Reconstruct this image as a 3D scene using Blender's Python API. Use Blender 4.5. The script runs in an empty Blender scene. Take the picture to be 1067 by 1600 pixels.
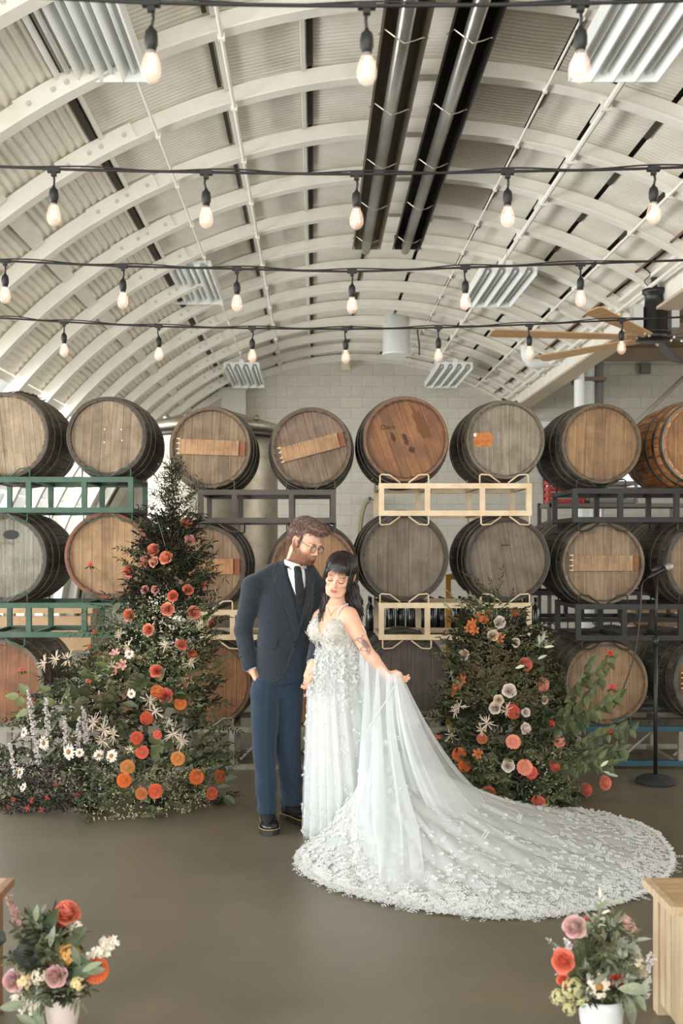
import bpy, bmesh, math, random
import numpy as np
from math import sin, cos, pi, radians as R, sqrt
from mathutils import Vector, Matrix, Euler, noise as mnoise
from mathutils.bvhtree import BVHTree
from mathutils.geometry import delaunay_2d_cdt

random.seed(7); rng = np.random.default_rng(7)
SC = bpy.context.scene
COL = SC.collection

# ------------------------------------------------------------------ camera
CAMH, FPX, VX, VY = 1.60, 1600.0, 490.0, 855.0
cd = bpy.data.cameras.new('camera'); cam = bpy.data.objects.new('camera', cd); COL.objects.link(cam)
cam.location = (0, 0, CAMH); cam.rotation_euler = (R(90), 0, 0)
cd.sensor_width = 36; cd.sensor_fit = 'AUTO'; cd.lens = 36.0
cd.shift_x = (533.5 - VX) / 1600.0; cd.shift_y = (VY - 800.0) / 1600.0
cd.clip_start = 0.05; cd.clip_end = 200
cd.dof.use_dof = True; cd.dof.focus_distance = 6.0; cd.dof.aperture_fstop = 3.2
SC.camera = cam
def P(px, py, d): return Vector(((px - VX) / FPX * d, d, CAMH - (py - VY) / FPX * d))
# ------------------------------------------------------------------ world, light, exposure
w = bpy.data.worlds.new('world'); SC.world = w; w.use_nodes = True
bg = w.node_tree.nodes['Background']; bg.inputs[0].default_value = (0.82, 0.91, 1.0, 1); bg.inputs[1].default_value = 1.6
def area(name, loc, rot, sx, sy, power, col=(1, 1, 1)):
    l = bpy.data.lights.new(name, 'AREA'); l.shape = 'RECTANGLE'; l.size = sx; l.size_y = sy; l.energy = power; l.color = col
    o = bpy.data.objects.new(name, l); COL.objects.link(o); o.location = loc; o.rotation_euler = rot
    return o
area('front_door_daylight', (-1.0, -3.2, 2.2), (R(98), 0, R(-6)), 7.5, 4.2, 640, (1.0, 0.975, 0.93))
area('left_window_daylight', (-5.6, 7.5, 2.0), (R(120), 0, R(-90)), 19.0, 2.6, 2150, (0.97, 0.98, 1.0))
area('side_room_ceiling_fill', (8.9, 8.0, 2.6), (R(112), 0, R(80)), 9.0, 3.0, 420, (1.0, 0.95, 0.88))  # unseen fill lamp added in the side room to brighten the vault
SC.view_settings.view_transform = 'Standard'; SC.view_settings.look = 'None'
SC.view_settings.exposure = 0.0; SC.view_settings.gamma = 1.0; SC.view_settings.use_curve_mapping = False

# ------------------------------------------------------------------ materials
def lin(c):
    return tuple(((v/255.0)/12.92 if v/255.0 <= 0.04045 else ((v/255.0+0.055)/1.055)**2.4) for v in c) + (1.0,)
MATS = {}
def mat(name, col=(128,128,128), rough=0.6, grime=0.0, gscale=3.0, metal=0.0, col2=None, nscale=8, stretch=(1,1,1), bump=0.0, bscale=None, tint=False, attr=None,
        alpha=1.0, sheen=0.0, emit=None, trans=0.0, mixlo=0.35, mixhi=0.65, coat=0.0, spec=0.5, translucent=0.0, sss=0.0, detail=4):
    if name in MATS: return MATS[name]
    m = bpy.data.materials.new(name); m.use_nodes = True; nt = m.node_tree; N = nt.nodes; L = nt.links
    b = N['Principled BSDF']; out = N['Material Output']
    b.inputs['Roughness'].default_value = rough; b.inputs['Metallic'].default_value = metal
    b.inputs['Specular IOR Level'].default_value = spec
    if coat: b.inputs['Coat Weight'].default_value = coat
    if sheen: b.inputs['Sheen Weight'].default_value = sheen
    if sss:
        b.inputs['Subsurface Weight'].default_value = sss; b.inputs['Subsurface Radius'].default_value = (0.012, 0.005, 0.003); b.inputs['Subsurface Scale'].default_value = 0.6
    if trans: b.inputs['Transmission Weight'].default_value = trans
    base = None
    tc = N.new('ShaderNodeTexCoord'); mp = N.new('ShaderNodeMapping'); mp.inputs['Scale'].default_value = stretch
    L.new(tc.outputs['Object'], mp.inputs[0])
    if col2 is not None:
        n = N.new('ShaderNodeTexNoise'); n.inputs['Scale'].default_value = nscale; n.inputs['Detail'].default_value = detail; n.inputs['Roughness'].default_value = .62
        L.new(mp.outputs[0], n.inputs['Vector'])
        oi = N.new('ShaderNodeObjectInfo')
        r = N.new('ShaderNodeValToRGB'); r.color_ramp.elements[0].position = mixlo; r.color_ramp.elements[1].position = mixhi
        r.color_ramp.elements[0].color = lin(col); r.color_ramp.elements[1].color = lin(col2)
        L.new(n.outputs['Fac'], r.inputs[0]); base = r.outputs[0]
    if grime:
        gn = N.new('ShaderNodeTexNoise'); gn.inputs['Scale'].default_value = gscale; gn.inputs['Detail'].default_value = 6; gn.inputs['Roughness'].default_value = .7
        va = N.new('ShaderNodeVectorMath'); va.operation = 'ADD'; oj = N.new('ShaderNodeObjectInfo'); L.new(tc.outputs['Object'], va.inputs[0]); L.new(oj.outputs['Location'], va.inputs[1]); L.new(va.outputs[0], gn.inputs['Vector'])
        gr = N.new('ShaderNodeValToRGB'); gr.color_ramp.elements[0].position = .34; gr.color_ramp.elements[1].position = .58; g_ = 1-grime
        gr.color_ramp.elements[0].color = (g_, g_*.95, g_*.88, 1); gr.color_ramp.elements[1].color = (1,1,1,1); L.new(gn.outputs['Fac'], gr.inputs[0])
        gm = N.new('ShaderNodeMix'); gm.data_type = 'RGBA'; gm.blend_type = 'MULTIPLY'; gm.inputs[0].default_value = 1.0
        if base is not None: L.new(base, gm.inputs[6])
        else: gm.inputs[6].default_value = lin(col)
        L.new(gr.outputs[0], gm.inputs[7]); base = gm.outputs[2]
    if tint or attr:
        mx = N.new('ShaderNodeMix'); mx.data_type = 'RGBA'; mx.blend_type = 'MULTIPLY'; mx.inputs[0].default_value = 1.0
        if tint and attr:
            m3 = N.new('ShaderNodeMix'); m3.data_type = 'RGBA'; m3.blend_type = 'MULTIPLY'; m3.inputs[0].default_value = 1.0; a = N.new('ShaderNodeAttribute'); a.attribute_name = attr
            L.new(N.new('ShaderNodeObjectInfo').outputs['Color'], m3.inputs[6]); L.new(a.outputs['Color'], m3.inputs[7]); s = m3.outputs[2]
        elif tint: s = N.new('ShaderNodeObjectInfo').outputs['Color']
        else:
            a = N.new('ShaderNodeAttribute'); a.attribute_name = attr; s = a.outputs['Color']
        if base is not None: L.new(base, mx.inputs[6])
        else: mx.inputs[6].default_value = lin(col)
        L.new(s, mx.inputs[7]); base = mx.outputs[2]
    if base is not None: L.new(base, b.inputs['Base Color'])
    else: b.inputs['Base Color'].default_value = lin(col)
    if bump:
        n2 = N.new('ShaderNodeTexNoise'); n2.inputs['Scale'].default_value = bscale or nscale*3; n2.inputs['Detail'].default_value = 3
        L.new(mp.outputs[0], n2.inputs['Vector'])
        bp = N.new('ShaderNodeBump'); bp.inputs['Strength'].default_value = bump; bp.inputs['Distance'].default_value = 0.01
        L.new(n2.outputs['Fac'], bp.inputs['Height']); L.new(bp.outputs[0], b.inputs['Normal'])
    if emit: b.inputs['Emission Color'].default_value = lin(emit[0]); b.inputs['Emission Strength'].default_value = emit[1]
    if alpha < 1: b.inputs['Alpha'].default_value = alpha
    if translucent:
        t = N.new('ShaderNodeBsdfTranslucent'); ms = N.new('ShaderNodeMixShader'); ms.inputs[0].default_value = translucent
        if base is not None: L.new(base, t.inputs[0])
        else: t.inputs[0].default_value = lin(col)
        L.new(b.outputs[0], ms.inputs[1]); L.new(t.outputs[0], ms.inputs[2])
        if alpha < 1:
            tr = N.new('ShaderNodeBsdfTransparent'); m2 = N.new('ShaderNodeMixShader'); m2.inputs[0].default_value = alpha
            b.inputs['Alpha'].default_value = 1
            L.new(tr.outputs[0], m2.inputs[1]); L.new(ms.outputs[0], m2.inputs[2]); L.new(m2.outputs[0], out.inputs[0])
        else: L.new(ms.outputs[0], out.inputs[0])
    MATS[name] = m
    return m

# ------------------------------------------------------------------ mesh builder
class MB:
    def __init__(s): s.v = []; s.f = []; s.uvs = None
    def add(s, vs, fs):
        o = len(s.v); s.v += [tuple(x) for x in vs]; s.f += [tuple(i + o for i in f) for f in fs]; return s
    def box(s, c, d, rot=None):
        hx, hy, hz = d[0]/2, d[1]/2, d[2]/2
        vs = [Vector((x, y, z)) for x in (-hx, hx) for y in (-hy, hy) for z in (-hz, hz)]
        if rot is not None:
            if not isinstance(rot, Matrix): rot = Euler(rot).to_matrix()
            vs = [rot @ v for v in vs]
        return s.add([v + Vector(c) for v in vs], [(0,1,3,2),(4,6,7,5),(0,4,5,1),(2,3,7,6),(0,2,6,4),(1,5,7,3)])
    def b2(s, a, b):
        return s.box([(a[i]+b[i])/2 for i in range(3)], [abs(a[i]-b[i]) for i in range(3)])
    def tube(s, pts, r, n=6, caps=True, closed=False):
        pts = [Vector(p) for p in pts]; m = len(pts)
        rs = r if isinstance(r, (list, tuple)) else [r]*m
        ref = None; rings = []
        for i in range(m):
            if closed: t = pts[(i+1) % m] - pts[i-1]
            else: t = pts[min(i+1, m-1)] - pts[max(i-1, 0)]
            if t.length < 1e-9: t = Vector((0,0,1))
            t.normalize()
            if ref is None: ref = t.orthogonal().normalized()
            else:
                ref = ref - t*ref.dot(t)
                ref = ref.normalized() if ref.length > 1e-6 else t.orthogonal().normalized()
            bi = t.cross(ref)
            rings.append([pts[i] + (ref*cos(2*pi*k/n) + bi*sin(2*pi*k/n))*rs[i] for k in range(n)])
        vs = [v for rg in rings for v in rg]; fs = []
        for i in range(m if closed else m-1):
            j = (i+1) % m
            for k in range(n): fs.append((i*n+k, i*n+(k+1) % n, j*n+(k+1) % n, j*n+k))
        if caps and not closed: fs.append(tuple(range(n-1, -1, -1))); fs.append(tuple((m-1)*n+k for k in range(n)))
        return s.add(vs, fs)
    def lathe(s, prof, n=24, M=None, caps=True):   # prof [(r,z)], about +Z, M transforms
        vs = []; fs = []
        for r, z in prof:
            for k in range(n): vs.append(Vector((r*cos(2*pi*k/n), r*sin(2*pi*k/n), z)))
        for i in range(len(prof)-1):
            for k in range(n): fs.append((i*n+k, i*n+(k+1) % n, (i+1)*n+(k+1) % n, (i+1)*n+k))
        if caps: fs.append(tuple(range(n-1, -1, -1))); fs.append(tuple((len(prof)-1)*n+k for k in range(n)))
        if M is not None: vs = [M @ v for v in vs]
        return s.add(vs, fs)
    def grid(s, G, closed_u=False):       # G[i][j] points
        ni, nj = len(G), len(G[0]); fs = []
        for i in range(ni-1):
            for j in range(nj-1 if not closed_u else nj):
                k = (j+1) % nj; fs.append((i*nj+j, i*nj+k, (i+1)*nj+k, (i+1)*nj+j))
        return s.add([p for row in G for p in row], fs)
    def prism(s, poly, y0, y1):           # poly in xz
        n = len(poly)
        vs = [(x, y0, z) for x, z in poly] + [(x, y1, z) for x, z in poly]
        fs = [tuple(range(n)), tuple(range(2*n-1, n-1, -1))] + [(i, i+n, (i+1) % n+n, (i+1) % n) for i in range(n)]
        return s.add(vs, fs)
    def mesh(s, name, smooth=False):
        me = bpy.data.meshes.new(name); me.from_pydata(s.v, [], s.f); me.update()
        if smooth: me.shade_smooth()
        return me
def obj(name, geo, m=None, parent=None, smooth=False, loc=None, rot=None, mw=None, col=None):
    me = geo.mesh(name, smooth) if isinstance(geo, MB) else geo
    o = bpy.data.objects.new(name, me); COL.objects.link(o)
    if m is not None and (len(me.materials) == 0): me.materials.append(m)
    if parent is not None: o.parent = parent
    if mw is not None: o.matrix_basis = mw
    else:
        if loc is not None: o.location = loc
        if rot is not None: o.rotation_euler = rot
    if col is not None: o.color = lin(col)
    return o
def thing(name, label, cat, loc=(0,0,0), rot=(0,0,0), group=None):
    o = bpy.data.objects.new(name, None); COL.objects.link(o); o.location = loc; o.rotation_euler = rot; o.empty_display_size = .1
    o['label'] = label; o['category'] = cat
    if group: o['group'] = group
    return o
def tag(o, label, cat=None, group=None, kind=None):
    if label: o['label'] = label
    if cat: o['category'] = cat
    if group: o['group'] = group
    if kind: o['kind'] = kind
    return o
def empty_struct(name):
    o = bpy.data.objects.new(name, None); COL.objects.link(o); o['kind'] = 'structure'; return o
def struct(o): o['kind'] = 'structure'; return o
def np_mesh(name, V, F, smooth=True):
    me = bpy.data.meshes.new(name)
    V = np.asarray(V, dtype=np.float32); F = np.asarray(F, dtype=np.int32); k = F.shape[1]
    me.vertices.add(len(V)); me.vertices.foreach_set('co', V.ravel())
    me.loops.add(F.size); me.loops.foreach_set('vertex_index', F.ravel())
    me.polygons.add(len(F)); me.polygons.foreach_set('loop_start', np.arange(0, F.size, k, dtype=np.int32))
    me.update(calc_edges=True)
    if smooth: me.shade_smooth()
    me.validate()
    return me
def set_attr(me, name, C):
    a = me.color_attributes.new(name, 'FLOAT_COLOR', 'POINT')
    C = np.asarray(C, dtype=np.float32)
    if C.shape[1] == 3: C = np.hstack([C, np.ones((len(C), 1), np.float32)])
    a.data.foreach_set('color', C.ravel())
def catmull(pts, n=8):
    pts = [Vector(p) for p in pts]; out = []
    q = [pts[0]*2-pts[1]] + pts + [pts[-1]*2-pts[-2]]
    for i in range(1, len(q)-2):
        for k in range(n):
            t = k/n; a, b, c, d = q[i-1], q[i], q[i+1], q[i+2]
            out.append(0.5*((2*b) + (c-a)*t + (2*a-5*b+4*c-d)*t*t + (3*b-a-3*c+d)*t**3))
    out.append(pts[-1]); return out
# ================================================================== the hall
CX, CR, Y0, Y1 = 0.84, 5.2, -3.0, 19.1        # arch axis x, radius (centre at floor level), ends
def arc(th, r=CR): return (CX + r*sin(th), r*cos(th))
M_rib = mat('painted steel rib', (240,236,225), .5, col2=(230,225,212), nscale=3)
M_sheet = mat('painted corrugated steel', (236,231,218), .55, col2=(214,208,192), nscale=1.6, spec=.4)
M_gap = mat('dark gap', (60,52,44), .8)
M_white = mat('white enamel', (232,234,230), .35)
M_bolt = mat('painted bolt', (205,202,190), .4)
# floor
M_floor = mat('sealed concrete', (112,104,87), .38, col2=(98,91,75), nscale=1.3, bump=.04, bscale=60, spec=.45, detail=8)
fl = MB(); fl.b2((-8, -3.5, -.2), (14, 19.6, 0)); struct(obj('floor', fl, M_floor))
tr = MB()
for (a, b, c) in ((-.75, 4.05, .5), (.62, 3.6, 2.3), (-.6, 3.1, 1.4)):
    pass
ceil_ = empty_struct('ceiling')
TB = R(33.4)                                   # where the arch lands on the eave beam
RIBS = [-2.4 + 1.0445*k for k in range(21)] 
RIBS = [19.05 - 1.045*k for k in range(21)][::-1]
# one rib, shared: a channel with a flange, swept along the arc
def rib_mesh():
    b = MB(); ths = [R(-89.5) + (TB - R(-89.5))*i/64 for i in range(65)]
    prof = [(-.012,.0),(.012,.0),(.012,-.12),(.055,-.12),(.055,-.135),(-.055,-.135),(-.055,-.12),(-.012,-.12)]
    G = []
    for t in ths:
        G.append([(CX+(CR+pr)*sin(t), py, (CR+pr)*cos(t)) for py, pr in prof])
    b.grid(G, closed_u=True); return b.mesh('rib')
RM = rib_mesh(); RM.materials.append(M_rib)
def plate_mesh(t0, t1):
    b = MB(); G = []
    for i in range(7):
        t = t0+(t1-t0)*i/6
        G.append([(CX+(CR+pr)*sin(t), py, (CR+pr)*cos(t)) for py, pr in ((-.012,.004),(-.034,.004),(-.034,-.1185),(-.012,-.1185))])
    b.grid(G, closed_u=True)
    n = 4; b.f.append((0,1,2,3)); b.f.append((27,26,25,24)); return b.mesh('splice_plate')
def bolt_mesh():
    b = MB(); b.lathe([(.019,0),(.019,.006),(.011,.006),(.011,.018)], 6, Matrix.Rotation(R(90),4,'X')); return b.mesh('bolt')
PM = plate_mesh(R(-31.9), R(-24.9)); PM.materials.append(M_rib)
PM2 = plate_mesh(R(-62), R(-56)); PM2.materials.append(M_rib)
BM = bolt_mesh(); BM.materials.append(M_bolt)
for y in RIBS:
    r = obj('rib', RM, None, ceil_, loc=(0, y, 0))
    sp = obj('splice_plate', PM, None, r)
    b = MB()
    if y > 4:
        for t in (R(-31), R(-29.0), R(-27.9), R(-25.8)):
            M = Matrix.Translation((CX+(CR-.070)*sin(t), -.034, (CR-.062)*cos(t))) @ Matrix.Rotation(R(90),4,'X')
            b.lathe([(.02,0),(.02,.006),(.012,.006),(.012,.018)], 6, M)
        me = b.mesh('bolt'); me.materials.append(M_bolt)
        me_o = obj('bolt', me, None, r)
# corrugated sheets between ribs
ZL = [R(a) for a in (-50, -44, -37.3, -28.3)]                 # corrugations run along the hall
ZC = [R(a) for a in (-28, -16.5, -9.6, -2.5, 4.5, 10.5, 15.5, 20.5, 25.5, 30)] + [TB]  # corrugations run around the arch
def sheet_long(t0, t1, L):
    b = MB(); n = int((t1-t0)*CR/.067*6); G = [[], []]
    for i in range(n+1):
        t = t0+(t1-t0)*i/n; rr = CR + .02 + .010*sin((t-t0)*CR/.067*2*pi)
        for k in (0, 1): G[k].append((CX+rr*sin(t), L*k, rr*cos(t)))
    b.grid(G); return b.mesh('corrugated_sheet', True)
def sheet_circ(t0, t1, L, seed):
    b = MB(); n = int(L/.05*4); G = []
    rd = random.Random(seed)
    dr = rd.uniform(0, .012)
    for k in range(3 if t1-t0 < .1 else 5):
        kk = (2 if t1-t0 < .1 else 4)
        t = t0+(t1-t0)*k/kk; row = []
        for i in range(n+1):
            rr = CR + .018 + dr + .0055*sin(i/4*2*pi) - (.012*sin(pi*k/kk))
            row.append((CX+rr*sin(t), L*i/n, rr*cos(t)))
        G.append(row)
    b.grid(G); return b.mesh('corrugated_sheet', True)
BL = 1.045
SM = [sheet_long(ZL[i], ZL[i+1], BL) for i in range(3)] + [sheet_circ(ZC[i]+.004, ZC[i+1]-.004, BL, i) for i in range(len(ZC)-1)]
for m_ in SM: m_.materials.append(M_sheet)
# dark joints & stringers between the ribs
def strip_mesh(t, wd, r0, r1, L=BL-.05, y0=.02):
    b = MB(); dt = wd/CR/2; G = []
    pts = [(CX+(CR+r)*sin(tt), (CR+r)*cos(tt)) for tt, r in ((t-dt, r0), (t+dt, r0), (t+dt, r1), (t-dt, r1))]
    b.prism(pts, y0, L); return b.mesh('stringer')
STR = []
for a, wd, r0, r1, mm in ((-28.15,.05,-.0,.012,M_gap), (-27.5,.035,-.02,.01,M_rib), (-37.3,.12,-.03,.0,M_rib), (-16.5,.05,-.035,.0,M_rib), (-17.1,.03,-.0,.011,M_gap),
                          (-9.6,.045,-.002,.012,M_gap), (-10.2,.03,-.03,.0,M_rib), (-2.5,.03,.0,.011,M_gap), (4.5,.035,-.01,.011,M_gap), (10.5,.04,-.0,.012,M_gap),
                          (15.5,.03,-.02,.0,M_rib), (20.5,.04,-.0,.012,M_gap), (25.5,.04,-.0,.012,M_gap), (30,.03,-.0,.012,M_gap), (-44,.05,-.01,.01,M_sheet), (-50,.08,-.03,.0,M_rib)):
    me = strip_mesh(R(a), wd, r0, r1) if a < 0 else strip_mesh(R(a), wd, r0, r1, BL*.62, BL*.08); me.materials.append(mm); STR.append(('joint_strip' if mm is M_gap else 'stringer', me))
for i, y in enumerate(RIBS[:-1]):
    for k, m_ in enumerate(SM):
        obj('corrugated_sheet', m_, None, ceil_, loc=(0, y, 0))
    for nm, m_ in STR:
        obj(nm, m_, None, ceil_, loc=(0, y, 0))
# outer skin keeps daylight out
sk = MB(); G = [[(CX+(CR+.09)*sin(t), y, (CR+.09)*cos(t)) for t in [R(-50)+(TB-R(-50))*i/40 for i in range(41)]] for y in (Y0, Y1+.2)]
sk.grid(G); obj('roof_deck', sk, M_gap, ceil_)
sk = MB(); G = [[(CX+(CR+.06)*sin(t), y, (CR+.06)*cos(t)) for t in [R(-90)+(R(-50)-R(-90))*i/12 for i in range(13)]] for y in (Y0, -1.5)]
sk.grid(G); G = [[(CX+(CR+.06)*sin(t), y, (CR+.06)*cos(t)) for t in [R(-90)+(R(-50)-R(-90))*i/12 for i in range(13)]] for y in (17.6, Y1+.2)]
sk.grid(G); struct(obj('wall_left', sk, M_sheet))
# left glazing between the ribs (bright daylight panes)
M_pane = mat('window glass', (235,243,248), .05, alpha=.16, spec=.5)
wn = empty_struct('window_1')
for y in RIBS:
    if -1.6 < y < 17.5:
        for (a, b_) in ((-89, -77), (-77, -64), (-64, -50.5)):
            g = MB(); G = []
            for t in (R(a), R(b_)):
                G.append([(CX+(CR+.03)*sin(t), yy, (CR+.03)*cos(t)) for yy in (y+.05, y+BL-.05)])
            g.grid(G); obj('pane', g, M_pane, wn)
            g = MB(); x, z = arc(R(a), CR+.03); g.box((x, y+BL/2, z), (.05, BL-.1, .04)); obj('mullion', g, M_white, wn)
# low block wall and dirt outside the glazing
M_out = mat('pale gravel yard', (196,200,198), .9, col2=(180,182,178), nscale=2)
yd = MB(); yd.b2((-30, -3, -.25), (-8.0, 30, -.05)); o = obj('ground', yd, M_out); struct(o)
# ---- back block wall, every block its own piece
M_block = mat('painted block', (200,195,182), .7, tint=True, col2=(192,187,173), nscale=5, bump=.15, bscale=40)
wb = empty_struct('wall_back')
mo = MB(); mo.b2((-6.0, Y1+.11, -.1), (13, Y1+.3, 5.6)); obj('mortar', mo, mat('grout', (186,181,168), .9), wb)
blk = MB(); blk.box((0,0,0), (.397, .1, .197)); bme = blk.mesh('block'); bme.materials.append(M_block)
rest = MB(); cnt = 0; cells = []
for r_ in range(26):
    for c_ in range(-11, 24):
        x = c_*.4 + (.2 if r_ % 2 else 0) + .1; z = .1 + r_*.2
        if z > 5.15: continue
        if x < CX and (x-CX)**2 + z*z > 5.25**2: continue
        if x > 8.6: continue
        cells.append((-z + (1.5 if x > 3.8 else 0), x, z))
cells.sort()
for i, (k, x, z) in enumerate(cells):
    y = Y1 + .05 + random.uniform(0, .003)
    if i < 290:
        v = random.randint(249, 255); obj('block', bme, None, wb, loc=(x, y, z), col=(v, v, v-2))
    else: rest.box((x, y, z), (.397, .1, .197))
o = obj('block_courses', rest, mat('painted block plain', (200,195,182), .7, col2=(192,187,173), nscale=5, bump=.15, bscale=40), wb); o['kind'] = 'stuff'
# ---- eave beam and side room
bx_, bz_ = arc(TB)
wr = empty_struct('trim_1')
b = MB(); b.b2((bx_-.10, Y0, bz_-.28), (bx_-.06, Y1, bz_+.05)); obj('beam_web', b, M_rib, wr)
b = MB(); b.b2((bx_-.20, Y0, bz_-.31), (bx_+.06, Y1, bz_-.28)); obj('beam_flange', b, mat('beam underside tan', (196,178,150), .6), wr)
b = MB(); b.b2((bx_-.22, Y0, bz_+.05), (bx_+.12, Y1, bz_+.09)); obj('beam_flange', b, M_rib, wr)
b = MB(); b.tube([(bx_-.24, Y0, bz_-.06), (bx_-.24, Y1, bz_-.06)], .022, 8); obj('conduit', b, M_rib, wr)
b = MB(); b.tube([(bx_-.34, Y0, bz_+.13), (bx_-.34, Y1, bz_+.13)], .014, 6); obj('conduit', b, mat('rusty conduit', (120,95,75), .7), wr)
SZ = CAMH+3.5
M_tan = mat('side room ceiling board', (150,134,110), .7, col2=(126,110,90), nscale=2)
sc_ = empty_struct('ceiling_side'); sc_.name = 'ceiling.001'
b = MB(); b.b2((bx_+.12, Y0, SZ), (9.2, Y1+.2, SZ+.1)); obj('ceiling_board', b, M_tan, sc_)
b = MB(); b.b2((bx_+.06, Y0, bz_-.02), (bx_+.12, Y1+.2, SZ)); obj('fascia', b, M_gap, sc_)
for y in (6, 8, 10, 12, 14, 16, 18):
    b = MB(); b.b2((bx_+.15, y-.05, SZ-.22), (9, y+.05, SZ)); obj('joist', b, M_tan, sc_)
b = MB(); b.b2((9.2, Y0, 0), (9.35, 8.0, SZ)); b.b2((9.2, 11.5, 0), (9.35, Y1+.2, SZ)); b.b2((9.2, 8, 0), (9.35, 11.5, 2.8))
struct(obj('wall_right', b, mat('side wall paint', (186,180,166), .7)))
b = MB(); b.b2((bx_+.2, Y1-.06, CAMH+2.24), (9.1, Y1-.02, CAMH+2.34)); b.b2((bx_+.2, Y1-.30, CAMH+3.42), (9.1, Y1-.05, CAMH+3.48)); struct(obj('trim_2', b, M_white))
# back window in the side wall + small lights
win = empty_struct('window_2')
def back_window(x0, x1, z0, z1, parent):
    b = MB(); b.b2((x0, Y1-.03, z0), (x1, Y1-.01, z1)); obj('pane', b, mat('daylit frosted pane', (235,240,240), .3, emit=((225,235,240), .9)), parent)
    b = MB(); t = .05
    b.b2((x0-t, Y1-.07, z0-t), (x0, Y1-.005, z1+t)); b.b2((x1, Y1-.07, z0-t), (x1+t, Y1-.005, z1+t)); b.b2((x0, Y1-.07, z0-t), (x1, Y1-.005, z0)); b.b2((x0, Y1-.07, z1), (x1, Y1-.005, z1+t))
    obj('window_frame', b, mat('dark frame', (50,46,40), .5), parent)
p0 = P(852, 757, Y1); p1 = P(1012, 708, Y1)
back_window(p0.x, p1.x, p0.z-.05, p1.z-.15, win)
# ================================================================== things under the ceiling
def run_rod(name, th, off, rad, y0, y1, m, label, cat):
    x, z = arc(R(th), CR-off); b = MB(); b.tube([(x, y0, z), (x, y1, z)], rad, 8)
    o = obj(name, b, m); tag(o, label, cat)
    for y in RIBS:
        if y0 < y < y1 and y > 3:
            c = MB(); c.box((x, y, z), (rad*3.2, .03, rad*3.2)); obj('clamp', c, m, o)
run_rod('conduit', -23.2, .16, .011, 3, 18.9, M_rib, 'thin white conduit running the length of the ceiling over the left light fixtures', 'pipe')
run_rod('conduit', 15.2, .17, .024, 3, 18.9, M_rib, 'thickest white pipe running along the vault just left of the right light fixtures', 'pipe')
run_rod('conduit', 9.9, .16, .010, 3, 18.9, M_rib, 'thin white rod running along the vault right of the black heaters', 'pipe')
run_rod('conduit', 25.2, .17, .015, 3, 18.9, M_rib, 'white conduit running along the vault nearest the right eave beam', 'pipe')
run_rod('conduit', -16.4, .15, .014, 3, 18.9, M_rib, 'white pipe running along the vault left of its crown', 'pipe')
# radiant tube heaters
M_dark = mat('dark reflector steel', (150,140,122), .30, metal=.85, col2=(110,100,86), nscale=3, stretch=(1,.15,1))
M_blk = mat('black reflector steel', (62,57,50), .32, metal=.8, col2=(40,36,31), nscale=3, stretch=(1,.15,1))
M_tube = mat('aluminised tube', (196,196,190), .28, metal=.8, col2=(150,144,132), nscale=2, stretch=(3,.6,3))
M_wire = mat('galvanised wire', (190,180,160), .35, metal=.8)
def heater(x, z, y0, y1, mr, label):
    t = thing('tube_heater', label, 'heater', (x, y0, z))
    L = y1-y0
    sec = [(-.15,-.03),(-.135,-.035),(-.11,.06),(-.05,.12),(.05,.12),(.11,.06),(.135,-.035),(.15,-.03),(.115,.07),(.055,.13),(-.055,.13),(-.115,.07)]
    b = MB(); b.grid([[(a, yy, c) for a, c in sec] for yy in (0, L)], closed_u=True); obj('reflector', b, mr, t)
    b = MB(); b.tube([(0, -.1, .0), (0, L+.12, .0)], .052, 16); obj('burner_tube', b, M_tube, t, True)
    b = MB(); b.box((0, L, .045), (.25, .02, .15)); obj('end_plate', b, mr, t)
    for yy in np.arange(.6, L, 1.05):
        b = MB(); b.tube([(-.16,yy,-.02),(-.12,yy-.05,-.015),(-.06,yy-.05,-.06),(0,yy,-.075),(.06,yy,-.06),(.12,yy+.05,-.015),(.16,yy+.05,-.02)], .005, 5); obj('wire_hanger', b, M_wire, t)
    for yy in (1.0, L-.6):
        zc = sqrt(CR*CR-(x-CX)**2) - .12 - z
        b = MB(); b.tube([(0, yy, .12), (0, yy, zc)], .005, 5); obj('chain', b, M_wire, t)
heater(.56, CAMH+3.2, 2.6, 10.9, M_dark, 'left tube heater, dull brown steel reflector, hanging along the vault')
heater(.985, CAMH+3.2, 2.6, 10.9, M_blk, 'right tube heater, near-black reflector, hanging along the vault')
# light fixtures
M_fix = mat('fixture enamel', (234,235,230), .35, col2=(226,228,222), nscale=3)
M_lamp = mat('fluorescent tube glass', (236,240,240), .3)
def fixture(x, z, y0, y1, label, wd=.56, n=4):
    t = thing('light_fixture', label, 'light', (x, y0, z), group=None); L = y1-y0
    b = MB(); b.b2((-wd/2, 0, .06), (wd/2, L, .085)); b.b2((-.035, -.01, .085), (.035, L+.01, .13)); obj('housing', b, M_fix, t)
    for k in range(n+1):
        xx = -wd/2 + wd*k/n; b = MB()
        b.prism([(xx-.004,-.03),(xx+.004,-.03),(xx+.045 if k<n else xx+.006,.06),(xx-.045 if k>0 else xx-.006,.06)], 0, L); obj('reflector', b, M_fix, t)
    for k in range(n):
        xx = -wd/2 + wd*(k+.5)/n; b = MB(); b.tube([(xx, .03, .02), (xx, L-.03, .02)], .014, 8); obj('lamp_tube', b, M_lamp, t, True)
    b = MB(); b.b2((-wd/2, L-.01, -.03), (-.01, L, .07)); b.b2((.01, L-.01, -.03), (wd/2, L, .07)); obj('end_cap', b, M_fix, t)
    for yy in (.15, L-.15):
        zc = sqrt(CR*CR-(x-CX)**2) - .13 - z
        b = MB(); b.tube([(0, yy, .1), (0, yy, zc)], .004, 4); obj('cable', b, M_wire, t)
fixture(-1.345, CAMH+2.98, 4.6, 6.5, 'largest white louvred light fixture, top left of the vault')
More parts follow.
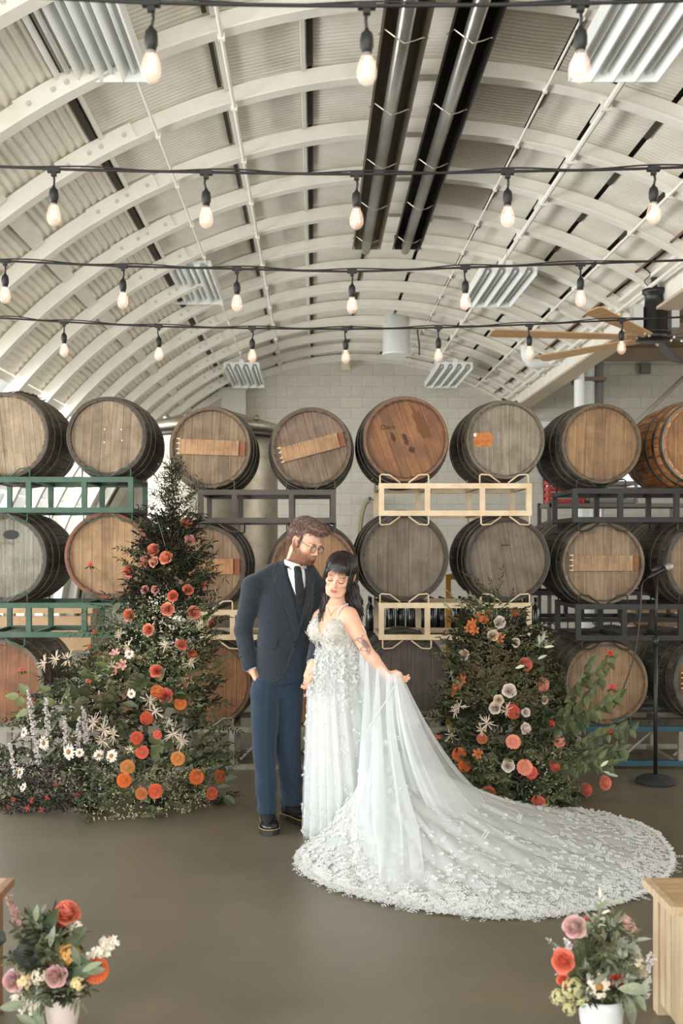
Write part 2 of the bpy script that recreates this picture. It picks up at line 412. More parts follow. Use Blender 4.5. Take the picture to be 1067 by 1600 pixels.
fixture(-1.40, CAMH+2.98, 10.95, 12.45, 'white light fixture on the left side of the vault, second of three in a line', .6)
fixture(-1.15, CAMH+2.86, 16.3, 18.2, 'white light fixture farthest away on the left, by the back wall', .56)
fixture(1.9, CAMH+2.98, 4.6, 6.5, 'white louvred light fixture, top right corner of the photo')
fixture(2.12, CAMH+2.98, 11.1, 12.6, 'white light fixture on the right side of the vault, second of three in a line', .6)
fixture(2.25, CAMH+2.86, 16.3, 18.2, 'white light fixture farthest away on the right, by the back wall', .56)
# vent stack
t = thing('vent_stack', 'short white round duct hanging from the vault in front of the back wall', 'duct', (P(619,520,16).x, 16, CAMH+3.0))
b = MB(); b.lathe([(.215,0),(.225,.0),(.225,.02),(.215,.03),(.215,.7)], 24); b.lathe([(.20,.004),(.20,.6)], 24, caps=False); obj('duct', b, M_white, t, True)
b = MB(); b.tube([(.33,0,.4),(.36,0,.15),(.36,0,.0)], .012, 5); obj('cable', b, M_gap, t)
p = P(540, 572, 18.9); b = MB(); b.box(p, (.17,.10,.16)); b.box(p+Vector((0,-.06,0)), (.12,.03,.11))
tag(obj('wall_sensor', b, mat('cream plastic', (214,200,170), .5)), 'small cream box mounted high on the back wall under the crown', 'sensor')
# pilaster box & louvre low left of the back wall
p0 = P(347, 655, 18.95); p1 = P(385, 612, 18.95)
b = MB(); b.b2((p0.x, 18.75, p0.z-.6), (p1.x, 19.1, p1.z)); b.b2((p0.x-.03, 18.72, p1.z), (p1.x+.03, 19.1, p1.z+.05)); tag(obj('air_duct', b, M_block if False else mat('duct paint', (190,188,176), .6)), 'square painted duct on the back wall behind the left light fixture', 'duct')
# white pipes & columns at the right
def tube_thing(name, pts, r, m, label, cat, smooth=True, n=10):
    b = MB(); b.tube(pts, r, n); o = obj(name, b, m, smooth=smooth); tag(o, label, cat); return o
M_pipe = mat('white painted pipe', (226,228,222), .4)
tube_thing('pipe', catmull([P(821,470,15), P(821,545,15), P(826,562,15), P(840,568,15), P(890,562,15), P(902,572,15), P(905,600,15), P(905,900,15)], 6), .075, M_pipe, 'white pipe that bends out under the vault and drops beside the silver ducts', 'pipe')
tube_thing('pipe', [P(917,538,15.2), P(917,1130,15.2)], .11, M_pipe, 'thickest upright white duct behind the right barrels', 'pipe', n=16)
tube_thing('pipe', [P(934,538,15.3), P(934,1130,15.3)], .085, mat('galvanised duct', (178,180,176), .35, metal=.6), 'upright silver duct right of the white one', 'pipe', n=14)
b = MB(); b.b2((P(900,0,15.15).x, 15.02, 4.05), (P(944,0,15.15).x, 15.45, 4.10)); b.b2((P(900,0,15.15).x, 15.02, 3.3), (P(944,0,15.15).x, 15.06, 3.34))
tag(obj('pipe_bracket', b, mat('brown steel', (100,80,66), .6)), 'brown bracket strapping the two upright ducts', 'bracket')
tube_thing('brace', [P(1068,590,17), P(995,660,17), P(930,722,17)], .035, mat('beige steel rod', (176,168,150), .5), 'beige diagonal brace across the side room wall', 'brace')
b = MB(); b.box(P(1008,576,18.95), (.18,.08,.19)); tag(obj('wall_speaker', b, mat('grey box', (120,112,100), .6)), 'small grey box on the side room wall', 'box')
# ceiling fan
fc = P(1022, 528, 10.6)
t = thing('ceiling_fan', 'large ceiling fan with tan and black blades hanging at the right edge', 'fan', fc)
M_fan = mat('satin black metal', (28,27,26), .4)
M_blade = mat('tan wood blade', (196,160,118), .5, col2=(176,140,100), nscale=4, stretch=(1,6,6))
b = MB(); b.lathe([(.10,.02),(.17,.04),(.17,.06),(.13,.10),(.13,.30),(.10,.33),(.09,.44),(.12,.46),(.12,.50)], 20); obj('motor', b, M_fan, t, True)
b = MB(); b.box((-.19,-.02,.21), (.10,.14,.24)); obj('side_panel', b, mat('bare aluminium', (200,200,196), .4, metal=.5), t)
b = MB(); b.box((.19,-.02,.21), (.08,.14,.24)); obj('side_panel', b, MATS['bare aluminium'], t)
b = MB(); b.tube([(0,0,.48),(0,0,.66)], .03, 8); b.tube(catmull([(0,0,.5),(-.10,0,.58),(-.04,0,.66),(-.12,0,.74)],5), .006, 4); obj('downrod', b, M_fan, t)
b = MB(); b.lathe([(.16,-.03),(.19,0),(.16,.04)], 20); obj('hub', b, M_fan, t, True)
for k, (a, L, tan) in enumerate(((188, 1.75, 1), (232, 1.6, 1), (128, 1.5, 1), (62, 1.6, 0), (10, 1.6, 0), (-42, 1.5, 0))):
    b = MB(); M = Matrix.Rotation(R(a), 4, 'Z') @ Matrix.Rotation(R(14), 4, 'X')
    pr = [(.14,-.05),(.14,.05),(L-.05,.085),(L,.06),(L,-.06),(L-.05,-.085)]
    vs = [M @ Vector((x, y, z)) for z in (-.006,.006) for x, y in pr]
    b.add(vs, [tuple(range(6)), tuple(range(11,5,-1))] + [(i, i+6, (i+1)%6+6, (i+1)%6) for i in range(6)])
    bl = obj('blade', b, M_blade if tan else M_fan, t)
    if tan != 1: bl['label'] = 'black blade'
    else: bl['label'] = 'tan blade'
    b = MB()
    for d in (.2, .32): b.tube([M @ Vector((d,.02,.0)), M @ Vector((d,.02,-.03))], .014, 6)
    obj('bolt', b, M_wire, bl)
# ---- string lights: the two wires are one cord, each bulb hangs from it
M_cord = mat('black rubber cord', (20,18,16), .6)
M_glass = mat('clear bulb glass', (255,236,220), .05, alpha=.22, spec=.8)
M_fil = mat('glowing filament', (255,170,110), .5, emit=((255,180,120), 7))
M_halo = mat('warm halo glow', (255,214,190), .4, alpha=.16, emit=((255,190,150), .35))  # glow around the filament, put in as a faintly emitting inner shell
sb = MB(); sb.lathe([(.006,.0),(.008,-.006),(.016,-.014),(.019,-.03),(.019,-.052),(.016,-.056),(.014,-.07)], 14); socket_me = sb.mesh('socket', True); socket_me.materials.append(M_cord)
gb = MB(); gb.lathe([(.012,-.062),(.014,-.072),(.024,-.095),(.029,-.118),(.028,-.135),(.020,-.15),(.008,-.158),(.001,-.160)], 18, caps=False); glass_me = gb.mesh('bulb_glass', True); glass_me.materials.append(M_glass)
fb = MB(); fb.tube([(-.004,0,-.075),(-.006,0,-.09),(-.011,0,-.128),(-.004,0,-.10),(0,0,-.132),(.004,0,-.10),(.011,0,-.128),(.006,0,-.09),(.004,0,-.075)], .0016, 5); fil_me = fb.mesh('filament'); fil_me.materials.append(M_fil)
cb = MB(); cb.lathe([(.001,-.072),(.008,-.085),(.014,-.105),(.016,-.122),(.013,-.138),(.001,-.146)], 12, caps=False); core_me = cb.mesh('glow_core', True); core_me.materials.append(M_halo)
ORD = ['first', 'second', 'third', 'fourth', 'fifth', 'sixth', 'seventh']
def string(D, wire, bulbs, where):
    t = thing('string_light_cord', 'black string light cord, ' + where, 'cord', P(533, wire[2][1], D))
    base = t.location.copy()
    pts = [P(x, y, D)-base for x, y in wire]; fine = catmull(pts, 12)
    b = MB(); b.tube(fine, .0055, 6); obj('cable', b, M_cord, t, True)
    b = MB(); b.tube([p + Vector((0, .012, .012+.006*sin(i*.55))) for i, p in enumerate(fine)], .0035, 5); obj('support_wire', b, M_cord, t, True)
    for i, (x, y) in enumerate(bulbs):
        p = P(x, y, D)
        tt = thing('hanging_bulb', '%s bulb from the left on the %s' % (ORD[i], where), 'bulb', p, group='bulbs on the string lights')
        b = MB(); b.box((0,0,.0), (.05,.02,.018)); b.box((0,0,-.014), (.02,.016,.02)); obj('clip', b, M_cord, tt)
        sw = random.uniform(-.008,.008)
        h = .052*1.0
        b = MB(); b.tube([(0,0,-.01),(sw,0,-.04),(0,0,-h-.018)], .0048, 6); obj('drop_cord', b, M_cord, tt, True)
        for nm, me in (('socket', socket_me), ('bulb_glass', glass_me), ('filament', fil_me), ('glow_core', core_me)):
            obj(nm, me, None, tt, loc=(0,0,-h-.012))
string(2.85, [(-250,-4),(0,-6),(236,4),(560,9),(907,5),(1200,-4)], [(236,5),(573,9),(907,5)], 'nearest string, at the very top')
string(4.1, [(-200,250),(84,264),(322,269),(555,272),(791,268),(1020,263),(1250,252)], [(84,266),(322,270),(557,272),(793,269),(1021,264)], 'second string down')
string(5.35, [(-160,402),(10,408),(192,416),(370,420),(550,424),(727,418),(907,412),(1220,402)], [(8,408),(192,416),(370,420),(550,424),(727,418),(907,413)], 'third string down')
string(6.6, [(-140,492),(0,497),(100,503),(248,510),(396,513),(540,514),(685,512),(827,507),(971,500),(1200,490)], [(100,504),(248,510),(394,513),(540,514),(685,512),(827,508),(971,500)], 'lowest string, just above the barrels')
# ================================================================== barrels
M_stave = mat('weathered stave oak', (255,255,255), .62, grime=.35, tint=True, col2=(150,146,140), nscale=9, stretch=(3,.6,3), bump=.35, bscale=30)
M_head = mat('head oak', (255,252,246), .6, grime=.42, gscale=5.5, tint=True, col2=(198,184,164), nscale=6, stretch=(9,3,.5), bump=.3, bscale=14, mixlo=.32, mixhi=.72, detail=7)
M_hoop = mat('barrel hoop steel', (112,106,94), .5, metal=.35, col2=(66,58,49), nscale=10)
M_peg = mat('pale peg', (214,190,150), .6)
LB = .93
def rad(u): return .286 + .040*(1-(2*u-1)**2)     # radius along the barrel
def stave_mesh():
    NS = 30; b = MB(); us = [0,.02,.1,.22,.36,.5,.64,.78,.9,.98,1]
    for s in range(NS):
        a0 = 2*pi*s/NS + .006; a1 = 2*pi*(s+1)/NS - .006; dr = random.uniform(-.0015,.0015)
        G = []
        for u in us:
            r = rad(u)+dr; ri = r-.024
            G.append([(rr*cos(a), u*LB, rr*sin(a)) for rr, a in ((ri,a0),(r,a0),(r+.0006,(a0+a1)/2),(r,a1),(ri,a1))])
        b.grid(G, closed_u=True)
        k = len(b.v)-5*len(us); b.f.append((k+4,k+3,k+2,k+1,k)); k = len(b.v)-5; b.f.append((k,k+1,k+2,k+3,k+4))
    return b.mesh('stave_shell')
def hoop_mesh(u0, u1):
    b = MB(); G = []
    n = 48
    for r, u in ((rad(u0)+.0005,u0),(rad(u0)+.004,u0),(rad(u1)+.004,u1),(rad(u1)+.0005,u1)):
        G.append([(r*cos(2*pi*k/n), u*LB, r*sin(2*pi*k/n)) for k in range(n)])
    b.grid(G, closed_u=True); return b.mesh('hoop', False)
random.seed(3)
ST = stave_mesh(); ST.materials.append(M_stave)
HO = [hoop_mesh(a, b) for a, b in ((.002,.05),(.13,.17),(.27,.31),(.69,.73),(.83,.87),(.95,.998))]
for h in HO: h.materials.append(M_hoop)
def clipstrip(x0, x1, r, n=10):
    top = [(x0+(x1-x0)*i/n, sqrt(max(r*r-(x0+(x1-x0)*i/n)**2, 0))) for i in range(n+1)]
    return top + [(x, -z) for x, z in reversed(top)]
HEADS = []
for var in range(3):
    cuts = [-.262]; wds = [[.085,.07,.062,.075,.08,.058,.094],[.07,.09,.075,.06,.085,.07,.074],[.06,.066,.075,.07,.055,.07,.062,.066]][var]
    for w_ in wds: cuts.append(cuts[-1]+w_)
    cuts[-1] = .262; L = []
    for i in range(len(cuts)-1):
        a = max(cuts[i]+.0007, -.2615); c = min(cuts[i+1]-.0007, .2615); b = MB(); dy = random.uniform(0,.003)
        poly = clipstrip(a, c, .262)
        b.prism(poly, .030+dy, .055); me = b.mesh('head_board'); me.materials.append(M_head); L.append(me)
    HEADS.append(L)
chb = MB(); chb.grid([[(r*cos(2*pi*k/48), y, r*sin(2*pi*k/48)) for k in range(48)] for r, y in ((.262,.05),(.262,.03),(.272,-.001),(.286,-.001),(.2865,.01))], closed_u=True)
CHM = chb.mesh('chime'); CHM.materials.append(M_head)
bb = MB(); bb.lathe([(.02,0),(.02,.005),(.001,.008)], 12); 
def crossbar(bar_col, parent, short=False):
    b = MB(); x0, x1 = -.225, .205
    b.b2((x0, -.004, -.054), (x1, .024, .054)); o = obj('cross_bar', b, M_head, parent, col=bar_col)
    M = Matrix.Rotation(R(90), 4, 'Y')
    b = MB(); b.b2((x1+.004, .006, -.052), (.250, .027, .050)); e = obj('bar_end', b, M_head, parent, col=tuple(int(v*w_) for v, w_ in zip(bar_col, (.86,.66,.5))))
    b = MB()
    for z in (-.05, -.018, .022, .055): b.tube([(x0-.014,.0,z),(x0+.012,-.006,z)], [.004,.0055], 6)
    obj('peg', b, M_peg, o)
BAR = 0
def dim(c, k): return tuple(int(v*k) for v in c)
def barrel(cx, cy, rpx, label, head, body, D=7.44, roll=0, yaw=0, var=0, bar=None, chime=None, group='wine barrels on the racks', hoopc=None):
    g_ = sum(head)/3; head = tuple(int(v*.84+g_*.16) for v in head); head = dim(head, .86); bar = bar and dim(bar, .93); body = tuple(int(v*k) for v, k in zip(body, (1.62,1.55,1.42)))
    s = rpx/FPX*D/.288; p = P(cx, cy, D)
    t = thing('wine_barrel', label, 'barrel', p, (0, R(roll), R(yaw)), group); t.scale = (s, 1, s)
    obj('stave_shell', ST, None, t, col=body, rot=(0,random.uniform(0,6),0))
    for h in HO: obj('hoop', h, None, t)
    hr = R(random.uniform(-4,4))
    for i, me in enumerate(HEADS[var]):
        v = random.uniform(.93, 1.05); c = tuple(min(255, int(k*v)) for k in head)
        obj('head_board', me, None, t, col=c)
    obj('chime', CHM, None, t, col=chime or tuple(int(k*.55) for k in head))
    b = MB(); b.lathe([(.27*1, 0), (.27, .01)], 32, Matrix.Translation((0,LB-.04,0)) @ Matrix.Rotation(R(-90),4,'X')); obj('rear_head', b, M_head, t, col=head)
    if bar: crossbar(bar, t)
    return t
DK = (58,53,46)
B = {}
B['t1'] = barrel(8,680,67,'pale barrel at the left end of the top row, cut off by the photo edge',(196,172,138),(74,66,56),roll=-6,var=1,yaw=0)
B['t2'] = barrel(166,682,62,'pale plain-headed barrel, second from left in the top row on the green rack',(188,164,132),(62,57,50),roll=3,var=0,chime=(70,58,46))
B['t3'] = barrel(328,699,63,'barrel with a level wooden cross bar, top row on the brown rack',(178,148,112),DK,bar=(196,156,112),roll=2,var=2,chime=(130,100,70))
B['t4'] = barrel(486,699,62,'barrel with a tilted cross bar, top row right of centre-left above the groom',(168,140,110),DK,bar=(192,152,110),roll=-15,var=2,chime=(110,86,62))
B['t5'] = barrel(634,686,66,'orange-brown barrel with black stains, top row above the bride',(182,118,64),(50,44,36),roll=-20,var=0,chime=(150,96,56))
B['t6'] = barrel(790,687,61,'grey-headed barrel with a torn orange sticker, top row on the cream rack',(182,170,148),(66,62,54),var=1,chime=(120,110,92))
B['t7'] = barrel(940,693,62,'warm tan plain-headed barrel, top row on the black rack',(198,152,100),(60,60,56),roll=2,var=0,chime=(120,92,64))
B['t8'] = barrel(1100,692,66,'orange-sided barrel at the right end of the top row',(210,150,86),(140,98,62),var=1,chime=(150,140,120))
B['m1'] = barrel(4,872,68,'whitewashed grey barrel with a black oval bung mark, left end of the middle row',(172,170,154),(64,60,50),var=2,chime=(80,76,66))
B['m2'] = barrel(168,868,67,'light honey-coloured barrel with an orange rim, middle row behind the tall flowers',(214,168,114),(62,54,46),var=0,chime=(150,84,44))
B['m3'] = barrel(318,885,65,'barrel with a broad cross bar low on the brown rack, left of the groom',(190,152,110),DK,bar=(204,150,100),var=2,chime=(90,74,58))
B['m4'] = barrel(490,890,67,'tan barrel directly behind the heads of the couple',(206,152,100),(66,62,54),var=1,chime=(150,96,62))
B['m5'] = barrel(632,871,68,'grey-brown barrel right of the bride, middle row on the cream rack',(150,134,112),(50,46,40),var=0,chime=(66,58,48))
B['m6'] = barrel(794,874,65,'dark weathered barrel with leaning boards, middle row behind the right flowers',(152,136,114),(44,40,34),roll=-9,var=1,chime=(70,60,46))
B['m7'] = barrel(943,880,64,'barrel with a level cross bar in the middle row on the black rack',(180,152,118),(54,54,50),bar=(186,154,118),var=2,chime=(140,116,88))
B['m8'] = barrel(1106,880,65,'tan barrel at the right end of the middle row behind the microphone',(176,144,108),(58,56,50),var=0,chime=(90,84,72))
B['b1'] = barrel(0,1068,68,'rust-coloured barrel at the left end of the bottom row',(176,112,66),(84,80,70),var=1,chime=(130,118,98))
B['b2'] = barrel(182,1070,66,'tan barrel in the bottom row hidden behind the left flowers',(182,124,78),(70,64,56),var=0,chime=(120,100,80))
B['b3'] = barrel(326,1068,66,'orange-tan barrel in the bottom row between flowers and groom',(188,124,70),(52,46,38),var=1,chime=(120,80,50))
B['b4'] = barrel(490,1074,65,'orange barrel in the bottom row seen between groom and bride',(190,120,62),(52,46,38),var=2,chime=(120,80,50))
B['b5'] = barrel(636,1062,65,'dark grey barrel in the bottom row right of the bride',(118,108,94),(70,66,58),var=0,chime=(60,58,54))
B['b6'] = barrel(790,1068,65,'tan barrel in the bottom row behind the right flowers',(170,132,92),(52,48,42),var=1,chime=(90,76,58))
B['b7'] = barrel(948,1067,64,'pale tan barrel in the bottom row behind the red bee balm blooms',(198,160,116),(70,66,56),var=0,chime=(150,118,84))
B['b8'] = barrel(1118,1064,65,'barrel with a slatted head at the right end of the bottom row',(160,108,66),(72,74,70),var=2,chime=(84,88,86),bar=(180,124,76))
# marks on heads (local frame: +x right, z up, head face y ~ .03)
M_ink = mat('branded ink', (58,44,34), .8); M_orange = mat('torn orange sticker', (196,120,58), .7, col2=(160,92,40), nscale=30)
def text_part(name, s, size, loc, parent, m, roll=0, ext=.0006):
    cu = bpy.data.curves.new(name, 'FONT'); cu.body = s; cu.size = size; cu.align_x = 'CENTER'; cu.align_y = 'CENTER'; cu.extrude = ext
    o = bpy.data.objects.new(name, cu); COL.objects.link(o); dg = bpy.context.evaluated_depsgraph_get()
    me = bpy.data.meshes.new_from_object(o.evaluated_get(dg)); bpy.data.objects.remove(o)
    me.materials.clear(); me.materials.append(m)
    return obj(name, me, None, parent, loc=loc, rot=(R(90), R(roll), 0))
b = MB(); b.lathe([(.052,0),(.052,.003),(.001,.003)], 20, Matrix.Translation((.048,.030,.155)) @ Matrix.Diagonal((1,1,.6,1)) @ Matrix.Rotation(R(90),4,'X')); obj('bung_mark', b, mat('black stencil', (34,34,32), .7), B['m1'])
text_part('branding', 'OTTOZ', .030, (.018,.0272,.098), B['m1'], mat('faded stencil', (112,104,90), .8))
def blotch(parent, poly, m, y=.0288, name='stain'):
    b = MB(); b.prism(poly, y, y+.002); return obj(name, b, m, parent)
def blob(cx, cz, rx, rz, n=18, seed=0, tilt=0):
    rd = random.Random(seed); out = []
    for k in range(n):
        a = 2*pi*k/n; q = rd.uniform(.65,1.15); x = rx*cos(a)*q; z = rz*sin(a)*q
        out.append((cx+x*cos(tilt)-z*sin(tilt), cz+x*sin(tilt)+z*cos(tilt)))
    return out
M_st = mat('black stain', (72,46,28), .8); 
for i, (x, z, rx, rz) in enumerate(((-.075,.045,.014,.04),(.0,.0,.016,.05),(.015,-.08,.022,.024))): blotch(B['t5'], blob(x, z, rx, rz, seed=i), M_st)
blotch(B['t5'], blob(.135,.06,.04,.13,22,9,.1), mat('dark wine stain', (104,66,36), .8))
text_part('branding', 'Oaro', .046, (-.085,.0286,.12), B['t5'], M_ink, roll=20-3)
blotch(B['t6'], [(-.235,.0),(-.228,.055),(-.15,.052),(-.10,.056),(-.092,.02),(-.098,-.045),(-.125,-.052),(-.16,-.045),(-.2,-.052),(-.225,-.05),(-.232,-.03)], M_orange, name='sticker')
blotch(B['t6'], [(-.232,.028),(-.232,.05),(-.212,.05),(-.214,.024)], M_white, y=.0270, name='sticker_scrap')
for k in ('t2',):
    for i, (x, z) in enumerate(((-.02,.055),(-.02,-.04),(.10,.06),(.11,-.02))): blotch(B[k], blob(x, z, .006,.006, seed=i), mat('pale drip', (205,205,200), .5), name='nail')
text_part('branding', 'Aves', .030, (.0,.0286,.10), B['m6'], M_ink, roll=0)
text_part('branding', 'C', .03, (.09,.0286,.15), B['m6'], M_ink)
# wood chips on top of the left barrel
# ================================================================== racks
def rack(x0, x1, yt, yb, D, m, label, posts, cradle_top, cradle_bot, rail=.038, depth=.62, legs=False, m_back=None):
    """x in photo px of the front frame; yt/yb px top of top rail and bottom of bottom rail"""
    a = P(x0, yt, D); c = P(x1, yb, D); t = thing('barrel_rack', label, 'rack', (a.x, D, c.z), group='steel barrel racks')
    W = c.x-a.x; H = a.z-c.z
    for y in (0, depth):
        for z in (rail/2, H-rail/2):
            b = MB(); b.box((W/2, y+rail/2, z), (W, rail, rail)); obj('rail', b, (m_back or m) if y > 0 else m, t)
        for px in posts:
            xx = (px-x0)/(x1-x0)*W; b = MB(); b.box((min(max(xx, rail/2), W-rail/2), y+rail/2, H/2), (rail*.97, rail*.9, H-2*rail)); obj('post', b, m_back or m, t)
        for lst, zb, sg in ((cradle_top, H, 1), (cradle_bot, 0, -1)):
            for cx_ in lst:
                xc = (cx_-x0)/(x1-x0)*W
                for sd in (-1, 1):
                    b = MB(); q = [(xc+sd*.175, zb-.02*sg), (xc+sd*.175, zb+.055*sg), (xc+sd*.165, zb+.065*sg), (xc+sd*.105, zb+.06*sg), (xc+sd*.03, zb+.004*sg)]
                    q = [(min(max(u, .004), W-.004), v_) for u, v_ in q]
                    b.tube([(u, y+rail/2-.006, v_) for u, v_ in q], .006, 6); obj('cradle_rod', b, m, t, True)
    for xx in (rail/2, W*.33, W*.66, W-rail/2):
        for z in (rail*.5, H-rail*.5):
            b = MB(); b.box((xx, depth/2+rail/2, z), (rail*.8, depth-rail, rail*.8)); obj('cross_member', b, m_back or m, t)
    if legs:
        for k in range(3):
            b = MB(); b.tube([(W*(k+.1)/3, depth*.3, rail), (W*(k+.75)/3, depth*.3, H-rail)], .012, 5); obj('brace', b, m_back or m, t)
    return t
def paint(n, c, c2): return mat(n, c, .5, col2=c2, nscale=6, spec=.4, bump=.1)
G_ = paint('green rack paint', (46,76,58), (66,92,70)); BR = paint('brown rack paint', (74,64,54), (58,48,40)); CR_ = paint('cream rack paint', (222,200,164), (198,172,134))
BK = paint('black rack paint', (48,46,40), (34,32,28)); GY = paint('grey base rack paint', (150,144,128), (120,112,98)); TL = paint('teal rack paint', (46,84,96), (38,68,80))
Dk = 7.37
rack(-30,208,745,801,Dk,G_,'green rack under the top left barrels',(-26,44,131,204),(8,166),(4,168))
rack(-30,208,942,996,Dk,G_,'green rack under the middle left barrels, behind the flowers',(-26,44,131,204),(4,168),(0,182))
rack(309,525,765,817,Dk,BR,'dark brown rack under the two cross-bar barrels',(313,366,455,521),(328,486),(335,486))
rack(309,525,953,1000,Dk,CR_,'cream rack hidden behind the groom at the middle row',(313,363,455,521),(325,486),(335,486))
rack(592,831,755,806,Dk,CR_,'upper cream rack right of the bride',(596,668,754,827),(632,788),(632,790))
rack(592,831,942,1000,Dk,CR_,'lower cream rack right of the bride, behind the pale roses',(596,668,754,827),(632,790),(636,790))
rack(895,1133,763,816,Dk,BK,'upper black rack at the right',(899,970,1058,1129),(940,1098),(943,1098))
rack(900,1138,944,1001,Dk,BK,'lower black rack at the right behind the microphone stand',(904,976,1065,1134),(943,1100),(948,1110))
rack(-30,208,1136,1203,Dk,GY,'grey floor rack under the bottom left barrels',(-26,44,131,204),(0,182),(),legs=True)
rack(285,525,1136,1203,Dk,GY,'grey floor rack behind the groom and flowers',(289,362,455,521),(326,490),(),legs=True)
rack(592,831,1136,1203,Dk,GY,'grey floor rack behind the bride and her train',(596,668,754,827),(636,790),(),legs=True)
rack(900,1138,1135,1197,Dk,TL,'teal-edged floor rack at the right behind the microphone base',(904,976,1065,1134),(948,1118),(),legs=True,m_back=GY)

# second row of barrels standing farther back on the right
for i, (x, y, lab) in enumerate(((858,1040,'barrel in the back row, left of three in the bottom tier behind the black racks'),(985,1040,'barrel in the back row seen through the gap behind the microphone stand'),(1050,1040,'barrel in the back row at the right edge, bottom tier'),(892,866,'barrel in the back row peeking out between the middle barrels on the black rack'),(1030,866,'barrel in the back row behind the microphone head'))):
    B['r%d' % i] = barrel(x, y, 50, lab, (150,124,94), (62,56,48), D=9.6, var=i % 3, group='wine barrels on the racks')
rack(822,1085,924,972,9.5,BK,'black rack farther back under the rear barrels',(826,910,1000,1081),(892,1030),(858,985))
rack(822,1085,1092,1122,9.5,BK,'low black floor rack farther back under the rear barrels',(826,910,1000,1081),(858,985),())
